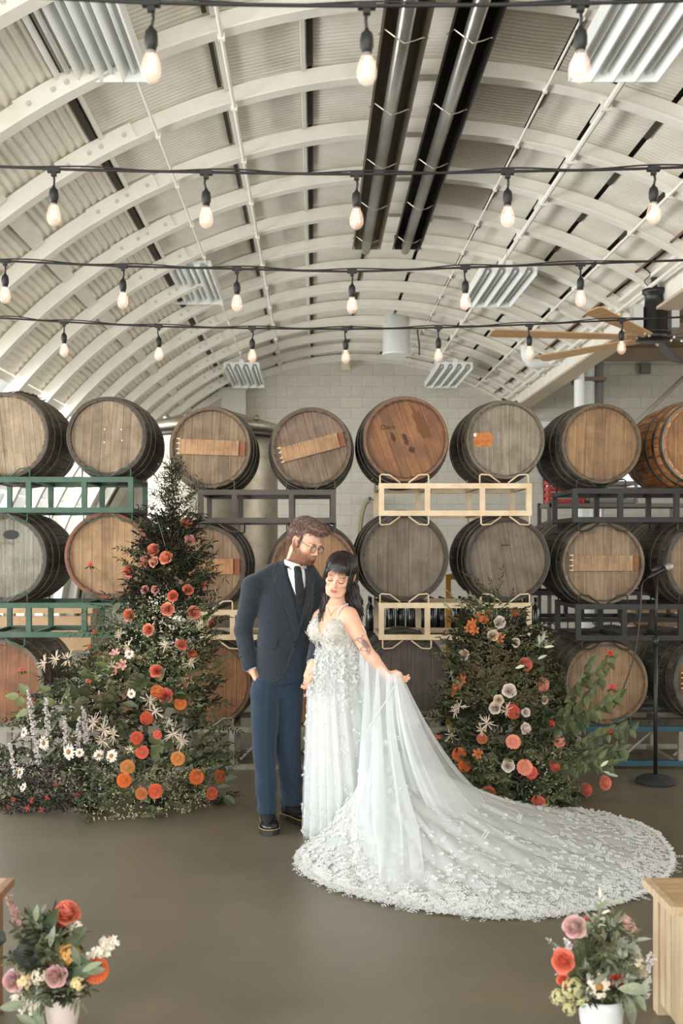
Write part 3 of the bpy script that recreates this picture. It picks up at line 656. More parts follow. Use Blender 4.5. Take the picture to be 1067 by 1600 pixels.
# ================================================================== signed-distance modelling for bodies and clothes
class SDF:
    def __init__(s, lo, hi, h):
        s.lo = np.array(lo, float); s.h = h
        s.n = np.ceil((np.array(hi, float)-s.lo)/h).astype(int)+1
        s.F = np.full(s.n, .08, np.float32)
        s.ax = [s.lo[i]+h*np.arange(s.n[i]) for i in range(3)]
    def win(s, lo, hi, pad):
        sl = []
        for i in range(3):
            a = int(max(0, np.floor((lo[i]-pad-s.lo[i])/s.h))); b = int(min(s.n[i], np.ceil((hi[i]+pad-s.lo[i])/s.h)+1))
            if b <= a: return None, None
            sl.append(slice(a, b))
        X = np.meshgrid(*[s.ax[i][sl[i]] for i in range(3)], indexing='ij', sparse=True)
        return tuple(sl), X
    def mixin(s, sl, d, k, sub=False):
        a = s.F[sl]
        if sub:
            d = -d
            h = np.clip(.5-.5*(a-d)/max(k, 1e-5), 0, 1) ; s.F[sl] = (a*(1-h)+d*h + k*h*(1-h)).astype(np.float32)
        else:
            h = np.clip(.5+.5*(d-a)/max(k, 1e-5), 0, 1); s.F[sl] = (d*(1-h)+a*h - k*h*(1-h)).astype(np.float32)
    def cap(s, a, b, ra, rb=None, k=.01, sub=False):
        rb = ra if rb is None else rb; a = np.array(a, float); b = np.array(b, float); m = max(ra, rb)
        sl, X = s.win(np.minimum(a, b)-m, np.maximum(a, b)+m, .06)
        if sl is None: return
        ab = b-a; L = max(ab@ab, 1e-12)
        px, py, pz = X[0]-a[0], X[1]-a[1], X[2]-a[2]
        t = np.clip((px*ab[0]+py*ab[1]+pz*ab[2])/L, 0, 1)
        d = np.sqrt((px-t*ab[0])**2+(py-t*ab[1])**2+(pz-t*ab[2])**2)-(ra+(rb-ra)*t)
        s.mixin(sl, d, k, sub)
    def chain(s, pts, rs, k=.01):
        for i in range(len(pts)-1): s.cap(pts[i], pts[i+1], rs[i], rs[i+1], k)
    def ell(s, c, r, k=.01, rot=None, sub=False):
        c = np.array(c, float); r = np.array(r, float); m = r.max()
        sl, X = s.win(c-m, c+m, .06)
        if sl is None: return
        p = [X[i]-c[i] for i in range(3)]
        if rot is not None:
            Rm = np.array(rot)[:3, :3]; p = [sum(Rm[j][i]*p[j] for j in range(3)) for i in range(3)]
        k0 = np.sqrt(sum((p[i]/r[i])**2 for i in range(3))); k1 = np.sqrt(sum((p[i]/r[i]**2)**2 for i in range(3)))+1e-9
        s.mixin(sl, k0*(k0-1)/k1, k, sub)
    def loft(s, secs, k=.01, sub=False, n=2.0, wob=None):
        """secs: (z, cx, cy, rx, ry, ang) sorted by z"""
        S = np.array(sorted(secs), float); m = S[:, 3:5].max()
        lo = np.array([S[:,1].min()-m, S[:,2].min()-m, S[0,0]]); hi = np.array([S[:,1].max()+m, S[:,2].max()+m, S[-1,0]])
        sl, X = s.win(lo, hi, .05); z = X[2].ravel()
        def smooth(col):
            v = np.interp(z, S[:,0], S[:,col]); return v[None,None,:]
        cx, cy, rx, ry, an = [smooth(i) for i in (1,2,3,4,5)]
        x = X[0]-cx; y = X[1]-cy; ca, sa = np.cos(an), np.sin(an)
        u = x*ca+y*sa; v = -x*sa+y*ca
        if wob is not None:
            ww = wob(np.arctan2(v, u), X[2]); rx = rx+ww; ry = ry+ww
        q = (np.abs(u/rx)**n+np.abs(v/ry)**n)**(1/n)
        g = np.sqrt((u/rx**2)**2+(v/ry**2)**2)/np.maximum(np.sqrt((u/rx)**2+(v/ry)**2), 1e-6)
        d = (q-1)/np.maximum(g, 1e-6)
        d = np.where(q < .2, -np.minimum(rx, ry)*.8, d)
        dz = np.maximum(S[0,0]-X[2], X[2]-S[-1,0]); d = np.maximum(d, dz)
        s.mixin(sl, d, k, sub)
    def mesh(s, name, smooth=2, lam=.5):
        F = s.F; ins = F < 0
        c = np.zeros(np.array(F.shape)-1, np.int8)
        for i in (0,1):
            for j in (0,1):
                for k in (0,1): c += ins[i:F.shape[0]-1+i, j:F.shape[1]-1+j, k:F.shape[2]-1+k]
        I = np.argwhere((c > 0) & (c < 8)); idx = -np.ones(c.shape, np.int32); idx[tuple(I.T)] = np.arange(len(I))
        corners = [(i,j,k) for i in (0,1) for j in (0,1) for k in (0,1)]
        val = np.stack([F[I[:,0]+a, I[:,1]+b, I[:,2]+cc] for a,b,cc in corners], 1)
        acc = np.zeros((len(I), 3)); cnt = np.zeros(len(I))
        for p in range(8):
            for q in range(p+1, 8):
                A, Bc = np.array(corners[p]), np.array(corners[q])
                if np.abs(A-Bc).sum() != 1: continue
                va, vb = val[:,p], val[:,q]; m = (va < 0) != (vb < 0)
                t = np.where(m, va/np.where(np.abs(va-vb) < 1e-9, 1, va-vb), 0)
                acc += m[:,None]*(A+(Bc-A)*t[:,None]); cnt += m
        V = s.lo+s.h*(I+acc/cnt[:,None]); Q = []
        for ax in range(3):
            o = [1,1,1]; o[ax] = 0; u, v = [a for a in range(3) if a != ax]
            sl0 = [slice(1, F.shape[a]-1) for a in range(3)]; sl0[ax] = slice(0, F.shape[ax]-1); sl1 = list(sl0); sl1[ax] = slice(1, F.shape[ax])
            a_, b_ = ins[tuple(sl0)], ins[tuple(sl1)]; E = np.argwhere(a_ != b_)
            if not len(E): continue
            fl = a_[tuple(E.T)]; base = E.copy(); base[:, u] += 1; base[:, v] += 1
            def g(du, dv):
                t = base.copy(); t[:, u] += du; t[:, v] += dv; return idx[tuple(t.T)]
            q = np.stack([g(-1,-1), g(0,-1), g(0,0), g(-1,0)], 1)
            flip = ~fl if ax != 1 else fl
            q[flip] = q[flip][:, ::-1]; Q.append(q)
        Q = np.concatenate(Q); Q = Q[(Q >= 0).all(1)]
        E = np.concatenate([Q[:, [0,1]], Q[:, [1,2]], Q[:, [2,3]], Q[:, [3,0]]])
        for _ in range(smooth):
            S = np.zeros_like(V); C = np.zeros(len(V))
            for d in range(3):
                S[:, d] = np.bincount(E[:,0], V[E[:,1], d], len(V))+np.bincount(E[:,1], V[E[:,0], d], len(V))
            C = np.bincount(E[:,0], minlength=len(V))+np.bincount(E[:,1], minlength=len(V))
            V = V+lam*(S/np.maximum(C, 1)[:,None]-V)
        me = np_mesh(name, V, Q); return me, V
def T(M, p): return np.array(M @ Vector(p))
def bvh_of(me, mw=None):
    vs = [v.co.copy() for v in me.vertices]; return BVHTree.FromPolygons(vs, [tuple(p.vertices) for p in me.polygons])
def drape(name, poly, bvh, off, thick, m, parent, d0=5.86, step=2.4, fallback=True, smooth=True):
    """cloth patch: an outline (photo px) laid on the garment below it and given real thickness"""
    pts = [Vector(p) for p in poly]; xs = [p.x for p in pts]; ys = [p.y for p in pts]
    edge = []
    for i in range(len(pts)):
        a, b = pts[i], pts[(i+1) % len(pts)]; n = max(1, int((b-a).length/step))
        edge += [a+(b-a)*k/n for k in range(n)]
    inner = []
    y = min(ys)+step/2
    def inside(x, y):
        c = False
        for i in range(len(pts)):
            a, b = pts[i], pts[i-1]
            if (a.y > y) != (b.y > y) and x < (b.x-a.x)*(y-a.y)/(b.y-a.y)+a.x: c = not c
        return c
    while y < max(ys):
        x = min(xs)+step/2
        while x < max(xs):
            if inside(x, y) and min((Vector((x,y))-e).length for e in edge) > step*.55: inner.append(Vector((x,y)))
            x += step
        y += step
    allp = edge+inner; n = len(edge)
    V2, _, F, *_r = delaunay_2d_cdt(allp, [], [list(range(n))], 1, 1e-4)
    cam0 = Vector((0,0,CAMH)); top = []; 
    for p in V2:
        dr = (P(p.x, p.y, d0)-cam0).normalized(); hit, nn, _, _ = bvh.ray_cast(cam0, dr)
        if hit is None:
            hit, nn, _, _ = bvh.find_nearest(P(p.x, p.y, d0))
        if nn.dot(dr) > 0: nn = -nn
        nn = (nn - dr*.6).normalized()
        top.append((hit, nn))
    vs = [h+nn*(off+thick) for h, nn in top]+[h+nn*(off-.004) for h, nn in top]; N = len(V2)
    fs = []; bd = {}
    for f in F:
        f = list(f); a = vs[f[1]]-vs[f[0]]; c = vs[f[2]]-vs[f[0]]
        if a.cross(c).dot(vs[f[0]]-cam0) > 0: f = f[::-1]
        fs.append(tuple(f)); fs.append(tuple(i+N for i in f[::-1]))
        for i in range(len(f)):
            e = (f[i], f[(i+1) % len(f)])
            if (e[1], e[0]) in bd: del bd[(e[1], e[0])]
            else: bd[e] = 1
    for a, c in bd: fs.append((a, a+N, c+N, c))
    b = MB(); b.add(vs, fs); return obj(name, b, m, parent, smooth)

def head_sdf(S, M, fem=False, jaw=1.0):
    """M: head frame, face toward local -Y"""
    f = .99 if fem else 1.0
    def E(c, r, k=.01, sub=False, rot=None):
        rr = M.to_3x3() if rot is None else M.to_3x3() @ rot
        S.ell(T(M, [v*f for v in c]), [v*f for v in r], k, rr, sub)
    def C(a, b, ra, rb, k=.01, sub=False): S.cap(T(M, [v*f for v in a]), T(M, [v*f for v in b]), ra*f, rb*f, k, sub)
    E((0,.014,.034), (.075,.094,.080), .01)
    E((0,-.028,-.030), (.060,.062,.076), .03)
    jw = .052 if fem else .060
    E((0,-.040,-.062), (jw*.80,.050,.046), .025)
    for sx in (-1, 1):
        C((sx*.060,.012,-.030), (sx*.030,-.070,-.092), .016 if fem else .020, .016, .03)
        E((sx*.040,-.066,-.024), (.021,.020,.017), .02)
    E((0,-.078,-.098), (.018 if fem else .022,.016,.015), .02)
    C((-.034,-.084,.014), (.034,-.084,.014), .011, .011, .018)
    for sx in (-1, 1):
        E((sx*.031,-.104,-.006), (.017,.014,.012), .012, True)
        E((sx*.031,-.079,-.006), (.0150,.0135,.0125), .004)
    C((0,-.090,.006), (0,-.1075,-.032), .0065, .0085, .010)
    E((0,-.108,-.036), (.0105,.010,.0088), .005)
    for sx in (-1, 1):
        E((sx*.0115,-.0985,-.040), (.0075,.0095,.0070), .006)
    E((0,-.088,-.064), (.028,.016,.019), .012)
    e_ = .0055 if fem else .001
    E((0,-.1005,-.0600), (.014,.0075,.0048), .005); E((0,-.0995,-.0685), (.013,.0080,.0058), .005)
    for sx in (-1, 1):
        C((sx*.008,-.1010,-.0625), (sx*.0215,-.0945,-.0640+e_), .0050, .0018, .005)
        C((0,-.1050,-.0645), (sx*.022,-.0980,-.0640+e_), .0016, .0014, .003, True)
    for sx in (-1, 1):
        E((sx*.076,.012,-.008), (.007,.018,.031), .006, False, Euler((R(-12),0,R(sx*-22))).to_matrix())
        E((sx*.082,.008,-.004), (.005,.010,.018), .004, True)
def hand(S, Mh, curl, sx=1, sc=1.0, spread=0.0, thumb=None):
    """hand frame: origin wrist, fingers along -Z, palm faces -Y, thumb on +X*sx"""
    def q(x, y, z): return T(Mh, (x*sx*sc, y*sc, z*sc))
    S.cap(q(0,0,.01), q(0,0,-.02), .021*sc, .024*sc, .012)
    for i, x in enumerate((.026,.009,-.009,-.025)):
        S.cap(q(x*.5,0,-.01), q(x,-.002,-.078+.004*abs(i-1)), .015*sc, .0115*sc, .012)
    L = ((.040,.025,.020),(.045,.028,.021),(.041,.026,.020),(.032,.020,.018))
    for i, x in enumerate((.026,.009,-.009,-.025)):
        p = Vector((x, -.002, -.078+.004*abs(i-1))); a = R(curl[0]); dx = spread*(1.5-i)
        r = (.0092,.0095,.009,.0080)[i]
        for j in range(3):
            d = Vector((dx, -sin(a), -cos(a)))*L[i][j]; n = p+d
            S.cap(q(*p), q(*n), r*sc, (r-.0008)*sc, .004); p = n; a += R(curl[1]); r -= .0006
    t = thumb or [(.020,-.006,-.018),(.044,-.020,-.045),(.050,-.034,-.072),(.044,-.044,-.094)]
    S.chain([q(*p) for p in t], [.015*sc,.0125*sc,.0105*sc,.009*sc], .006)
# ================================================================== the groom
M_skin = mat('skin', (255,255,255), .48, attr='Col', sss=.12, spec=.35)
DG = 5.86
def G(px, py, dy=0.0): return P(px, py, DG+dy)
hM = Matrix.Translation(G(477.5,846,.0)) @ Matrix.Rotation(R(50),4,'Z') @ Matrix.Rotation(R(5),4,'Y') @ Matrix.Rotation(R(24),4,'X')
S = SDF((-.52,5.55,.0), (.16,6.25,1.86), .0036)
head_sdf(S, hM)
nb = G(459,893,.03)
S.cap(T(hM,(0,.022,-.060)), nb, .056, .062, .02); S.cap(nb, nb+Vector((-.01,.01,-.06)), .066, .09, .03)
shR, elR, wrR = G(394,916,-.05), G(380,985,.04), G(392,1042,-.03)
shL, elL, wrL = G(494,918,.10), G(501,985,.06), G(490,1034,-.17)
aG = R(25)
S.loft([(.86, nb.x-.09, DG+.03,.14,.10,aG),(1.05,nb.x-.06,DG+.03,.13,.09,aG),(1.30,nb.x-.04,DG+.03,.155,.10,aG),(1.44,nb.x,DG+.03,.13,.08,aG)], .05)
S.cap(shR, nb, .045, .05, .04); S.cap(shL, nb, .045, .05, .04)
S.chain([shR, elR, wrR], [.046,.037,.026], .01); S.chain([shL, elL, wrL], [.046,.037,.026], .01)
# legs inside the trousers
hpR, knR, anR = G(414,1080,0), G(413,1170,-.02), G(419,1268,-.06)
hpL, knL, anL = G(448,1080,.05), G(450,1165,.06), G(456,1256,.10)
S.chain([hpR, knR, anR], [.075,.05,.036], .02); S.chain([hpL, knL, anL], [.075,.05,.036], .02)
S.cap(anR-Vector((0,0,.02)), Vector((anR.x,anR.y-.09,.050)), .030, .018, .01); S.cap(anL-Vector((0,0,.03)), Vector((anL.x+.08,anL.y-.05,.050)), .030, .018, .01)
hR = Matrix.Translation(wrR) @ Matrix.Rotation(R(-18),4,'Y') @ Matrix.Rotation(R(100),4,'Z')
hand(S, hR, (20,25), 1)
hL = Matrix.Translation(wrL+Vector((-.006,-.01,-.012))) @ Matrix.Rotation(R(14),4,'Y') @ Matrix.Rotation(R(150),4,'Z')
hand(S, hL, (12,26), -1, 1.06)
me, V = S.mesh('person', 2)
def head_cols(V, M, f, fem, base, lip, extra):
    inv = np.array(M.inverted()); L = (V@inv[:3,:3].T+inv[:3,3])/f
    C = np.tile(np.array(base, float), (len(V),1)); x, y, z = L.T; ax = np.abs(x)
    near = (np.linalg.norm(L, axis=1) < .16)
    def mixc(w, col): 
        nonlocal C
        w = (np.clip(w,0,1)*near)[:,None]; C = C*(1-w)+np.array(col)*w
    mixc((.28 if fem else .5)*np.exp(-(((ax-.044)/.020)**2+((z+.030)/.018)**2))*(y<-.03), (214,138,116) if fem else (206,140,112))
    mixc(.35*np.exp(-((x/.012)**2+((z+.036)/.012)**2))*(y<-.09), (212,142,120))
    mixc(.5*(ax>.072)*(y>-.03), (206,134,110))
    extra(mixc, x, y, z, ax)
    mixc(1.3*np.exp(-((x/.019)**4+((z+.0645-(.16*ax if fem else 0))/.0075)**4))*(y<-.086), lip)
    return np.array([lin(c)[:3] for c in C])
nz = rng.normal(size=4096)
def beard(mx, x, y, z, ax):
    b = 1/(1+np.exp(-(-.047-z+.20*np.clip(y+.06,-1,.0)*0+np.where(y>-.055, (y+.055)*.55, 0))/.006))
    b = b*(z>-.135)*(y<.020)
    mou = np.exp(-((ax/.030)**4+((z+.053)/.0065)**2))*(y<-.085)
    mx(.82*np.maximum(b*(1-np.exp(-((x/.018)**4+((z+.0645)/.007)**4))), .8*mou), (116,70,46))
    mx(.9*np.exp(-(((ax-.030)/.017)**4+((z-.0155-.05*(ax-.03))/.0045)**2))*(y<-.06), (92,58,40))
C = head_cols(V, hM, 1.0, False, (214,168,140), (164,104,88), beard)
set_attr(me, 'Col', C); me.materials.append(M_skin)
groom = obj('person', me); tag(groom, 'bearded man in glasses and navy suit, one hand in pocket, looking down', 'person')
# hair
M_hair = mat('brown hair', (104,68,44), .5, col2=(70,44,28), nscale=40, sheen=.3)
H = SDF(np.array(hM.translation)-.2, np.array(hM.translation)+.2, .0035)
def HE(c, r, k=.01, sub=False): H.ell(T(hM, c), r, k, hM.to_3x3(), sub)
HE((0,.030,.050), (.082,.096,.082)); HE((0,-.030,.098), (.066,.072,.034), .02); HE((.0,-.070,.104), (.052,.036,.026), .02); HE((0,.07,.0), (.066,.048,.075), .02)
HE((0,-.105,.008), (.085,.07,.058), .008, True); HE((0,-.075,-.06), (.12,.115,.075), .006, True)
for sx in (-1,1):
    HE((sx*.08,.008,-.022), (.03,.025,.036), .005, True)
    H.cap(T(hM,(sx*.073,-.016,.03)), T(hM,(sx*.070,-.020,-.030)), .008, .006, .01)
hme, hv = H.mesh('hair', 1)
hv = np.array([v.co for v in hme.vertices])
hair = obj('hair', hme, M_hair, groom)
nrm = np.array([v.normal for v in hme.vertices]); b = MB(); rd = random.Random(5); inv = hM.inverted(); R3 = hM.to_3x3()
sel = rd.sample(range(len(hv)), 1900)
for i in sel:
    p = Vector(hv[i]); n = Vector(nrm[i]); l = inv @ p
    top = max(0, min(1, (l.z-.05)/.05)); dirn = (R3 @ Vector((rd.uniform(-.35,.35), -.9*top+.35*(1-top), .15*top-.75*(1-top)))); dirn = (dirn-n*dirn.dot(n)*.8).normalized()
    ln = .012+.018*top*rd.random()
    q = p+n*.004; b.tube([p-n*.003, q+dirn*ln*.5+n*.003*top, q+dirn*ln+n*rd.uniform(-.003,.005)*top], [.0026,.002,.0006], 4, False)
o = obj('hair_strands', b, M_hair, hair); o['kind'] = 'stuff'
bb_ = MB(); gv = [(v.co.copy(), v.normal.copy()) for v in groom.data.vertices if (hM.translation-v.co).length < .17]; rd = random.Random(9); cnt_ = 0
for _i in range(30000):
    p, n = rd.choice(gv); l = inv @ p
    lim = -.047 if l.y < -.055 else -.047+(-l.y-.055)*-.55*-1
    ok = (l.z < -.047+max(0,(l.y+.055))*.55 and l.z > -.125 and l.y < .012 and l.y > -.13) or (abs(l.x) < .028 and -.058 < l.z < -.047 and l.y < -.085)
    if not ok or (abs(l.x) < .02 and -.074 < l.z < -.056): continue
    dn = (R3 @ Vector((0,-.1,-1)))+Vector((rd.uniform(-.4,.4), rd.uniform(-.4,.4), 0)); dn = (dn-n*dn.dot(n)*.7).normalized(); t_ = dn.cross(n).normalized()*.0011
    bb_.add([p-t_-n*.001, p+t_-n*.001, p+dn*.007+n*.0022], [(0,1,2)]); cnt_ += 1
    if cnt_ > 2600: break
o = obj('beard', bb_, mat('beard hair', (128,82,54), .6, col2=(92,58,38), nscale=60), groom); o['kind'] = 'stuff'
# glasses
M_frame = mat('tortoise frame', (52,40,34), .3); M_lens = mat('lens', (240,245,245), .05, alpha=.12)
gl = None; gb = []
for sx in (-1,1):
    ring = [hM @ Vector((sx*.032+.0215*cos(a)*(1.05), -.104+.004*abs(cos(a)), -.008+.019*sin(a)*(1 if sin(a)<0 else .9))) for a in np.linspace(0,2*pi,24,endpoint=False)]
    gb.append(ring)
b = MB(); 
for r_ in gb: b.tube(r_, .0019, 6, closed=True)
b.tube([hM @ Vector((x, -.110, .0)) for x in (-.010,0,.010)], .0018, 6)
gl = obj('glasses', b, M_frame, groom, True)
for sx, r_ in zip((-1,1), gb):
    b = MB(); b.add([p for p in r_], [tuple(range(24))]); obj('lens', b, M_lens, gl)
    b = MB(); b.tube([hM @ Vector(p) for p in ((sx*.0545,-.102,.004),(sx*.072,-.080,.004),(sx*.079,-.01,.006),(sx*.079,.016,-.008))], .0018, 5); obj('temple', b, M_frame, gl)
# eyes: dark lash line + iris slit
M_lash = mat('lashes', (40,28,24), .6)
def lashes(M, f, parent, drop=0, th=.0012, wd=.0135):
    for sx in (-1,1):
        b = MB(); pts = []
        for k in range(9):
            a = -1+2*k/8; y = -.0925-.0015*(1-a*a); z = -.008-.0035*(1-a*a)-drop+.0012*a*sx*sx
            pts.append(M @ (Vector((sx*.031+a*wd, y+.006*a*a, z+(.002*a*a)))*f))
        b.tube(pts, [th*.5]+[th]*7+[th*.5], 5); obj('eyelashes', b, M_lash, parent)
lashes(hM, 1, groom, 0)
# ---- suit
M_suit = mat('navy tweed', (50,57,63), .9, col2=(32,38,43), nscale=140, bump=.25, bscale=260, sheen=.15, spec=.2, stretch=(1,1,1.6))
M_trou = mat('blue tweed trousers', (42,57,72), .9, col2=(28,41,54), nscale=140, bump=.25, bscale=260, sheen=.15, spec=.2, stretch=(1,1,1.6))
def zz(py, dy=0): return G(0,py,dy).z
def xx(px, dy=0): return G(px,0,dy).x
J = SDF((-.56,5.52,.74), (.16,6.28,1.62), .0042)
yc = DG+.03
secs = [(zz(1066),xx(438),yc,.163,.125,aG),(zz(1045),xx(438),yc,.163,.124,aG),(zz(1010),xx(441),yc,.152,.112,aG),(zz(985),xx(443),yc,.150,.108,aG),(zz(950),xx(447),yc,.166,.118,aG),
        (zz(925),xx(448),yc,.176,.118,aG),(zz(905),xx(450),yc,.168,.104,aG),(zz(890),xx(455),yc+.01,.12,.085,aG),(zz(880),xx(459),yc+.01,.080,.066,aG),(zz(872),xx(460),yc+.01,.064,.058,aG)]
J.loft(secs, .01, n=2.2, wob=lambda a, z: .004*np.sin(3*a+9*z)+.003*np.sin(z*60+2*a)*np.exp(-((z-zz(1000))/.07)**2))
J.cap(shR, G(428,893,.0), .056, .05, .03); J.cap(shL, G(482,893,.06), .056, .048, .03)
J.chain([shR, elR], [.060,.052], .022); J.cap(elR, wrR+Vector((-.008,0,.01)), .052, .046, .012)
J.chain([shL, elL], [.060,.050], .022); J.cap(elL, wrL+Vector((.0,0,.0)), .050, .042, .012)
# sleeve creases
rd = random.Random(2)
for a, c, n_ in ((shR, elR, 4), (elR, wrR, 4), (shL, elL, 4)):
    for k in range(n_):
        t = (k+.6)/n_; m_ = a.lerp(c, t); d = (c-a).normalized(); s_ = Vector((rd.choice((-1,1))*.05, -.03, rd.uniform(-.02,.02)))
        J.cap(m_+s_+Vector((0,-.02,.015)), m_+s_*.3+Vector((0,-.055,-.01)), .006, .004, .012, True)
# opening for neck, hollow cuffs and cutaway below the button
J.cap(G(461,868,.02), G(463,892,-.0), .058, .060, .01, True)
for w_, e_ in ((wrR, elR), (wrL, elL)):
    d = (w_-e_).normalized(); J.cap(w_+d*.01, w_+d*.06, .034, .034, .004, True)
ct = [(459,1010),(452,1026),(446,1046),(440,1062),(430,1075),(473,1075),(472,1050),(470,1030),(466,1012)]
me, V = J.mesh('jacket', 2)
# cutaway: remove faces of the front panel inside the outline, below the button
jacket = obj('jacket', me, M_suit, groom)
SH = SDF((-.30,5.6,1.30), (.10,6.1,1.62), .004)
SH.cap(G(463,902,.0), G(461.5,893,.012), .066, .055, .01); SH.cap(G(463,898,.0), G(464,925,-.03), .062, .05, .02)
sme, _ = SH.mesh('shirt', 2); obj('shirt', sme, mat('white shirt', (216,218,216), .7, bump=.05), groom)
_vs = [v.co.copy() for v in me.vertices]+[v.co.copy() for v in sme.vertices]; _n = len(me.vertices)
jb = BVHTree.FromPolygons(_vs, [tuple(p.vertices) for p in me.polygons]+[tuple(i+_n for i in p.vertices) for p in sme.polygons])
pants_front = drape('trouser_front', ct, jb, .0015, .001, M_trou, jacket)
S2 = SDF((-.50,5.5,.02), (.14,6.25,1.0), .0042)
def leg(top, kn, an, hemz, rx_, dk, ang):
    S2.loft([(hemz-.018, an.x, an.y, .060,.070,ang),(hemz+.05, an.x, an.y,.057,.066,ang),(hemz+.12, an.x-.002, an.y,.060,.068,ang),(kn.z, kn.x, kn.y, .068,.074,ang),(kn.z+.12,(kn.x*.6+top.x*.4),(kn.y*.6+top.y*.4),.074,.082,ang),(top.z, top.x, top.y,.085,.105,ang),(top.z+.08, top.x+.01*dk, top.y,.075,.10,ang)],
        .02, n=2.3, wob=lambda a, z: .0035*np.sin(z*34+a*2)*np.clip((kn.z+.02-z)*6,0.3,1)+.004*np.exp(-((a+1.5)/.12)**2)+.004*np.sin(z*55+1.3*a)*np.exp(-((z-hemz-.05)/.06)**2))
leg(hpR, knR, G(417,1262,-.05), zz(1263,-.05), .06, 1, R(8)); leg(hpL, knL, G(455,1250,.08), zz(1251,.08), .06, -1, R(35))
S2.loft([(zz(1085),xx(432),yc,.135,.105,aG),(zz(1060),xx(436),yc,.140,.108,aG),(zz(1000),xx(440),yc,.125,.095,aG)], .03)
me, V = S2.mesh('trousers', 2); trousers = obj('trousers', me, M_trou, groom)
# shirt, waistcoat, tie, lapels laid over the chest
M_shirt = mat('white shirt', (232,234,232), .6, bump=.05); M_tie = mat('black knit tie', (26,28,34), .7, col2=(18,18,24), nscale=200, bump=.3)
M_vest = mat('dark waistcoat', (34,38,45), .85, col2=(26,29,35), nscale=140, bump=.2)
drape('waistcoat', [(447,905),(455,925),(461,945),(467,971),(469,990),(478,960),(482,935),(481,905),(470,935)], jb, .002, .0015, M_vest, jacket)
sh = drape('shirt_front', [(449,888),(450,894),(451,900),(457,918),(464,936),(469,938),(473,925),(476,905),(475,890),(472,888),(460,890)], jb, .003, .0015, M_shirt, jacket)
drape('necktie', [(459,888),(463,886),(469,887),(471,894),(472,905),(475,925),(474,940),(468,950),(464,942),(461,925),(460,905),(460,896)], jb, .005, .004, M_tie, groom)
drape('lapel', [(440,862),(436,872),(428,884),(424,896),(433,900),(427,906),(436,930),(448,955),(459,990),(462,1003),(466,985),(466,970),(461,948),(455,925),(449,905),(445,885)], jb, .005, .0035, M_suit, jacket)
drape('lapel', [(474,877),(480,884),(489,893),(487,900),(491,905),(487,925),(480,950),(470,980),(463,1004),(465,984),(470,965),(475,945),(477,925),(477,900),(475,885)], jb, .0055, .0035, M_suit, jacket)
drape('pocket_flap', [(396,1002),(401,999),(420,1001),(434,998),(433,1011),(428,1015),(410,1012),(396,1011)], jb, .001, .004, M_suit, jacket)
drape('front_edge', [(458,1008),(461,1007),(461,1018),(456,1032),(450,1048),(442,1061),(432,1067),(420,1068),(437,1059),(446,1045),(452,1030)], jb, .001, .003, M_suit, jacket)
def on(bvh, px, py, off=.004, d0=DG):
    c0 = Vector((0,0,CAMH)); dr = (P(px,py,d0)-c0).normalized(); h, n, _, _ = bvh.ray_cast(c0, dr)
    if h is None: h, n, _, _ = bvh.find_nearest(P(px,py,d0))
    if n.dot(dr) > 0: n = -n
    return h+n*off, n
M_btn = mat('dark horn button', (30,26,24), .3)
def button(bvh, px, py, r, parent, m=M_btn, off=.005):
    h, n = on(bvh, px, py, off); M = Matrix.Translation(h) @ n.to_track_quat('Z','Y').to_matrix().to_4x4()
    b = MB(); b.lathe([(r,0),(r,.002),(r*.7,.003),(r*.6,.002),(.0005,.002)], 12, M); obj('button', b, m, parent, True)
button(jb, 459.5, 1005, .010, jacket, off=.008); button(jb, 466.5, 958, .006, jacket, off=.006); button(jb, 468.5, 975, .006, jacket, off=.006)
for k in range(3): button(jb, 373+k*1.5, 1012+k*7, .006, jacket, off=.002)
# shirt collar and cuffs
b = MB(); cc = G(460.5,884,.015); Gd = []
up = (T(hM,(0,.02,-.06))-np.array(nb)); up = Vector(up).normalized()
Mc = Matrix.Translation(cc) @ up.to_track_quat('Z','Y').to_matrix().to_4x4()
fr = Mc.inverted().to_3x3() @ Vector((sin(R(38)),-cos(R(38)),0)); a0 = math.atan2(fr.y, fr.x)
for i in range(37):
    a = a0+R(12)+(2*pi-R(24))*i/36; e = abs(i-18)/18; dip = max(0, (e-.72)/.28)
    row = []
    for r, z in ((.0605,-.012),(.061,.024-.008*e),(.0625,.029-.009*e),(.067,.024-.010*e),(.072+.012*dip,-.006-.030*dip),(.070+.010*dip,-.008-.030*dip),(.065,.018-.010*e)):
        row.append(Mc @ Vector((r*cos(a), r*sin(a), z)))
    Gd.append(row)
b.grid(Gd, closed_u=True); obj('shirt_collar', b, M_shirt, groom, True)
for w_, e_ in ((wrR, elR), (wrL, elL)):
    d = (w_-e_).normalized(); q = d.to_track_quat('Z','Y').to_matrix().to_4x4(); b = MB()
    b.lathe([(.032,-.02),(.0345,.0),(.0345,.024),(.031,.024),(.030,-.02)], 20, Matrix.Translation(w_-d*.004) @ q); obj('shirt_cuff', b, M_shirt, groom, True)
# tie knot
kn, n = on(jb, 464, 890, .010); b = MB(); 
M = Matrix.Translation(kn) @ Matrix.Rotation(R(25),4,'Z'); b.grid([[M @ Vector((r*cos(a)*1.0, r*sin(a)*.6, z)) for a in np.linspace(0,2*pi,12,endpoint=False)] for r, z in ((.002,.016),(.016,.014),(.018,.008),(.012,-.012),(.009,-.020),(.002,-.021))], closed_u=True); obj('tie_knot', b, M_tie, groom, True)
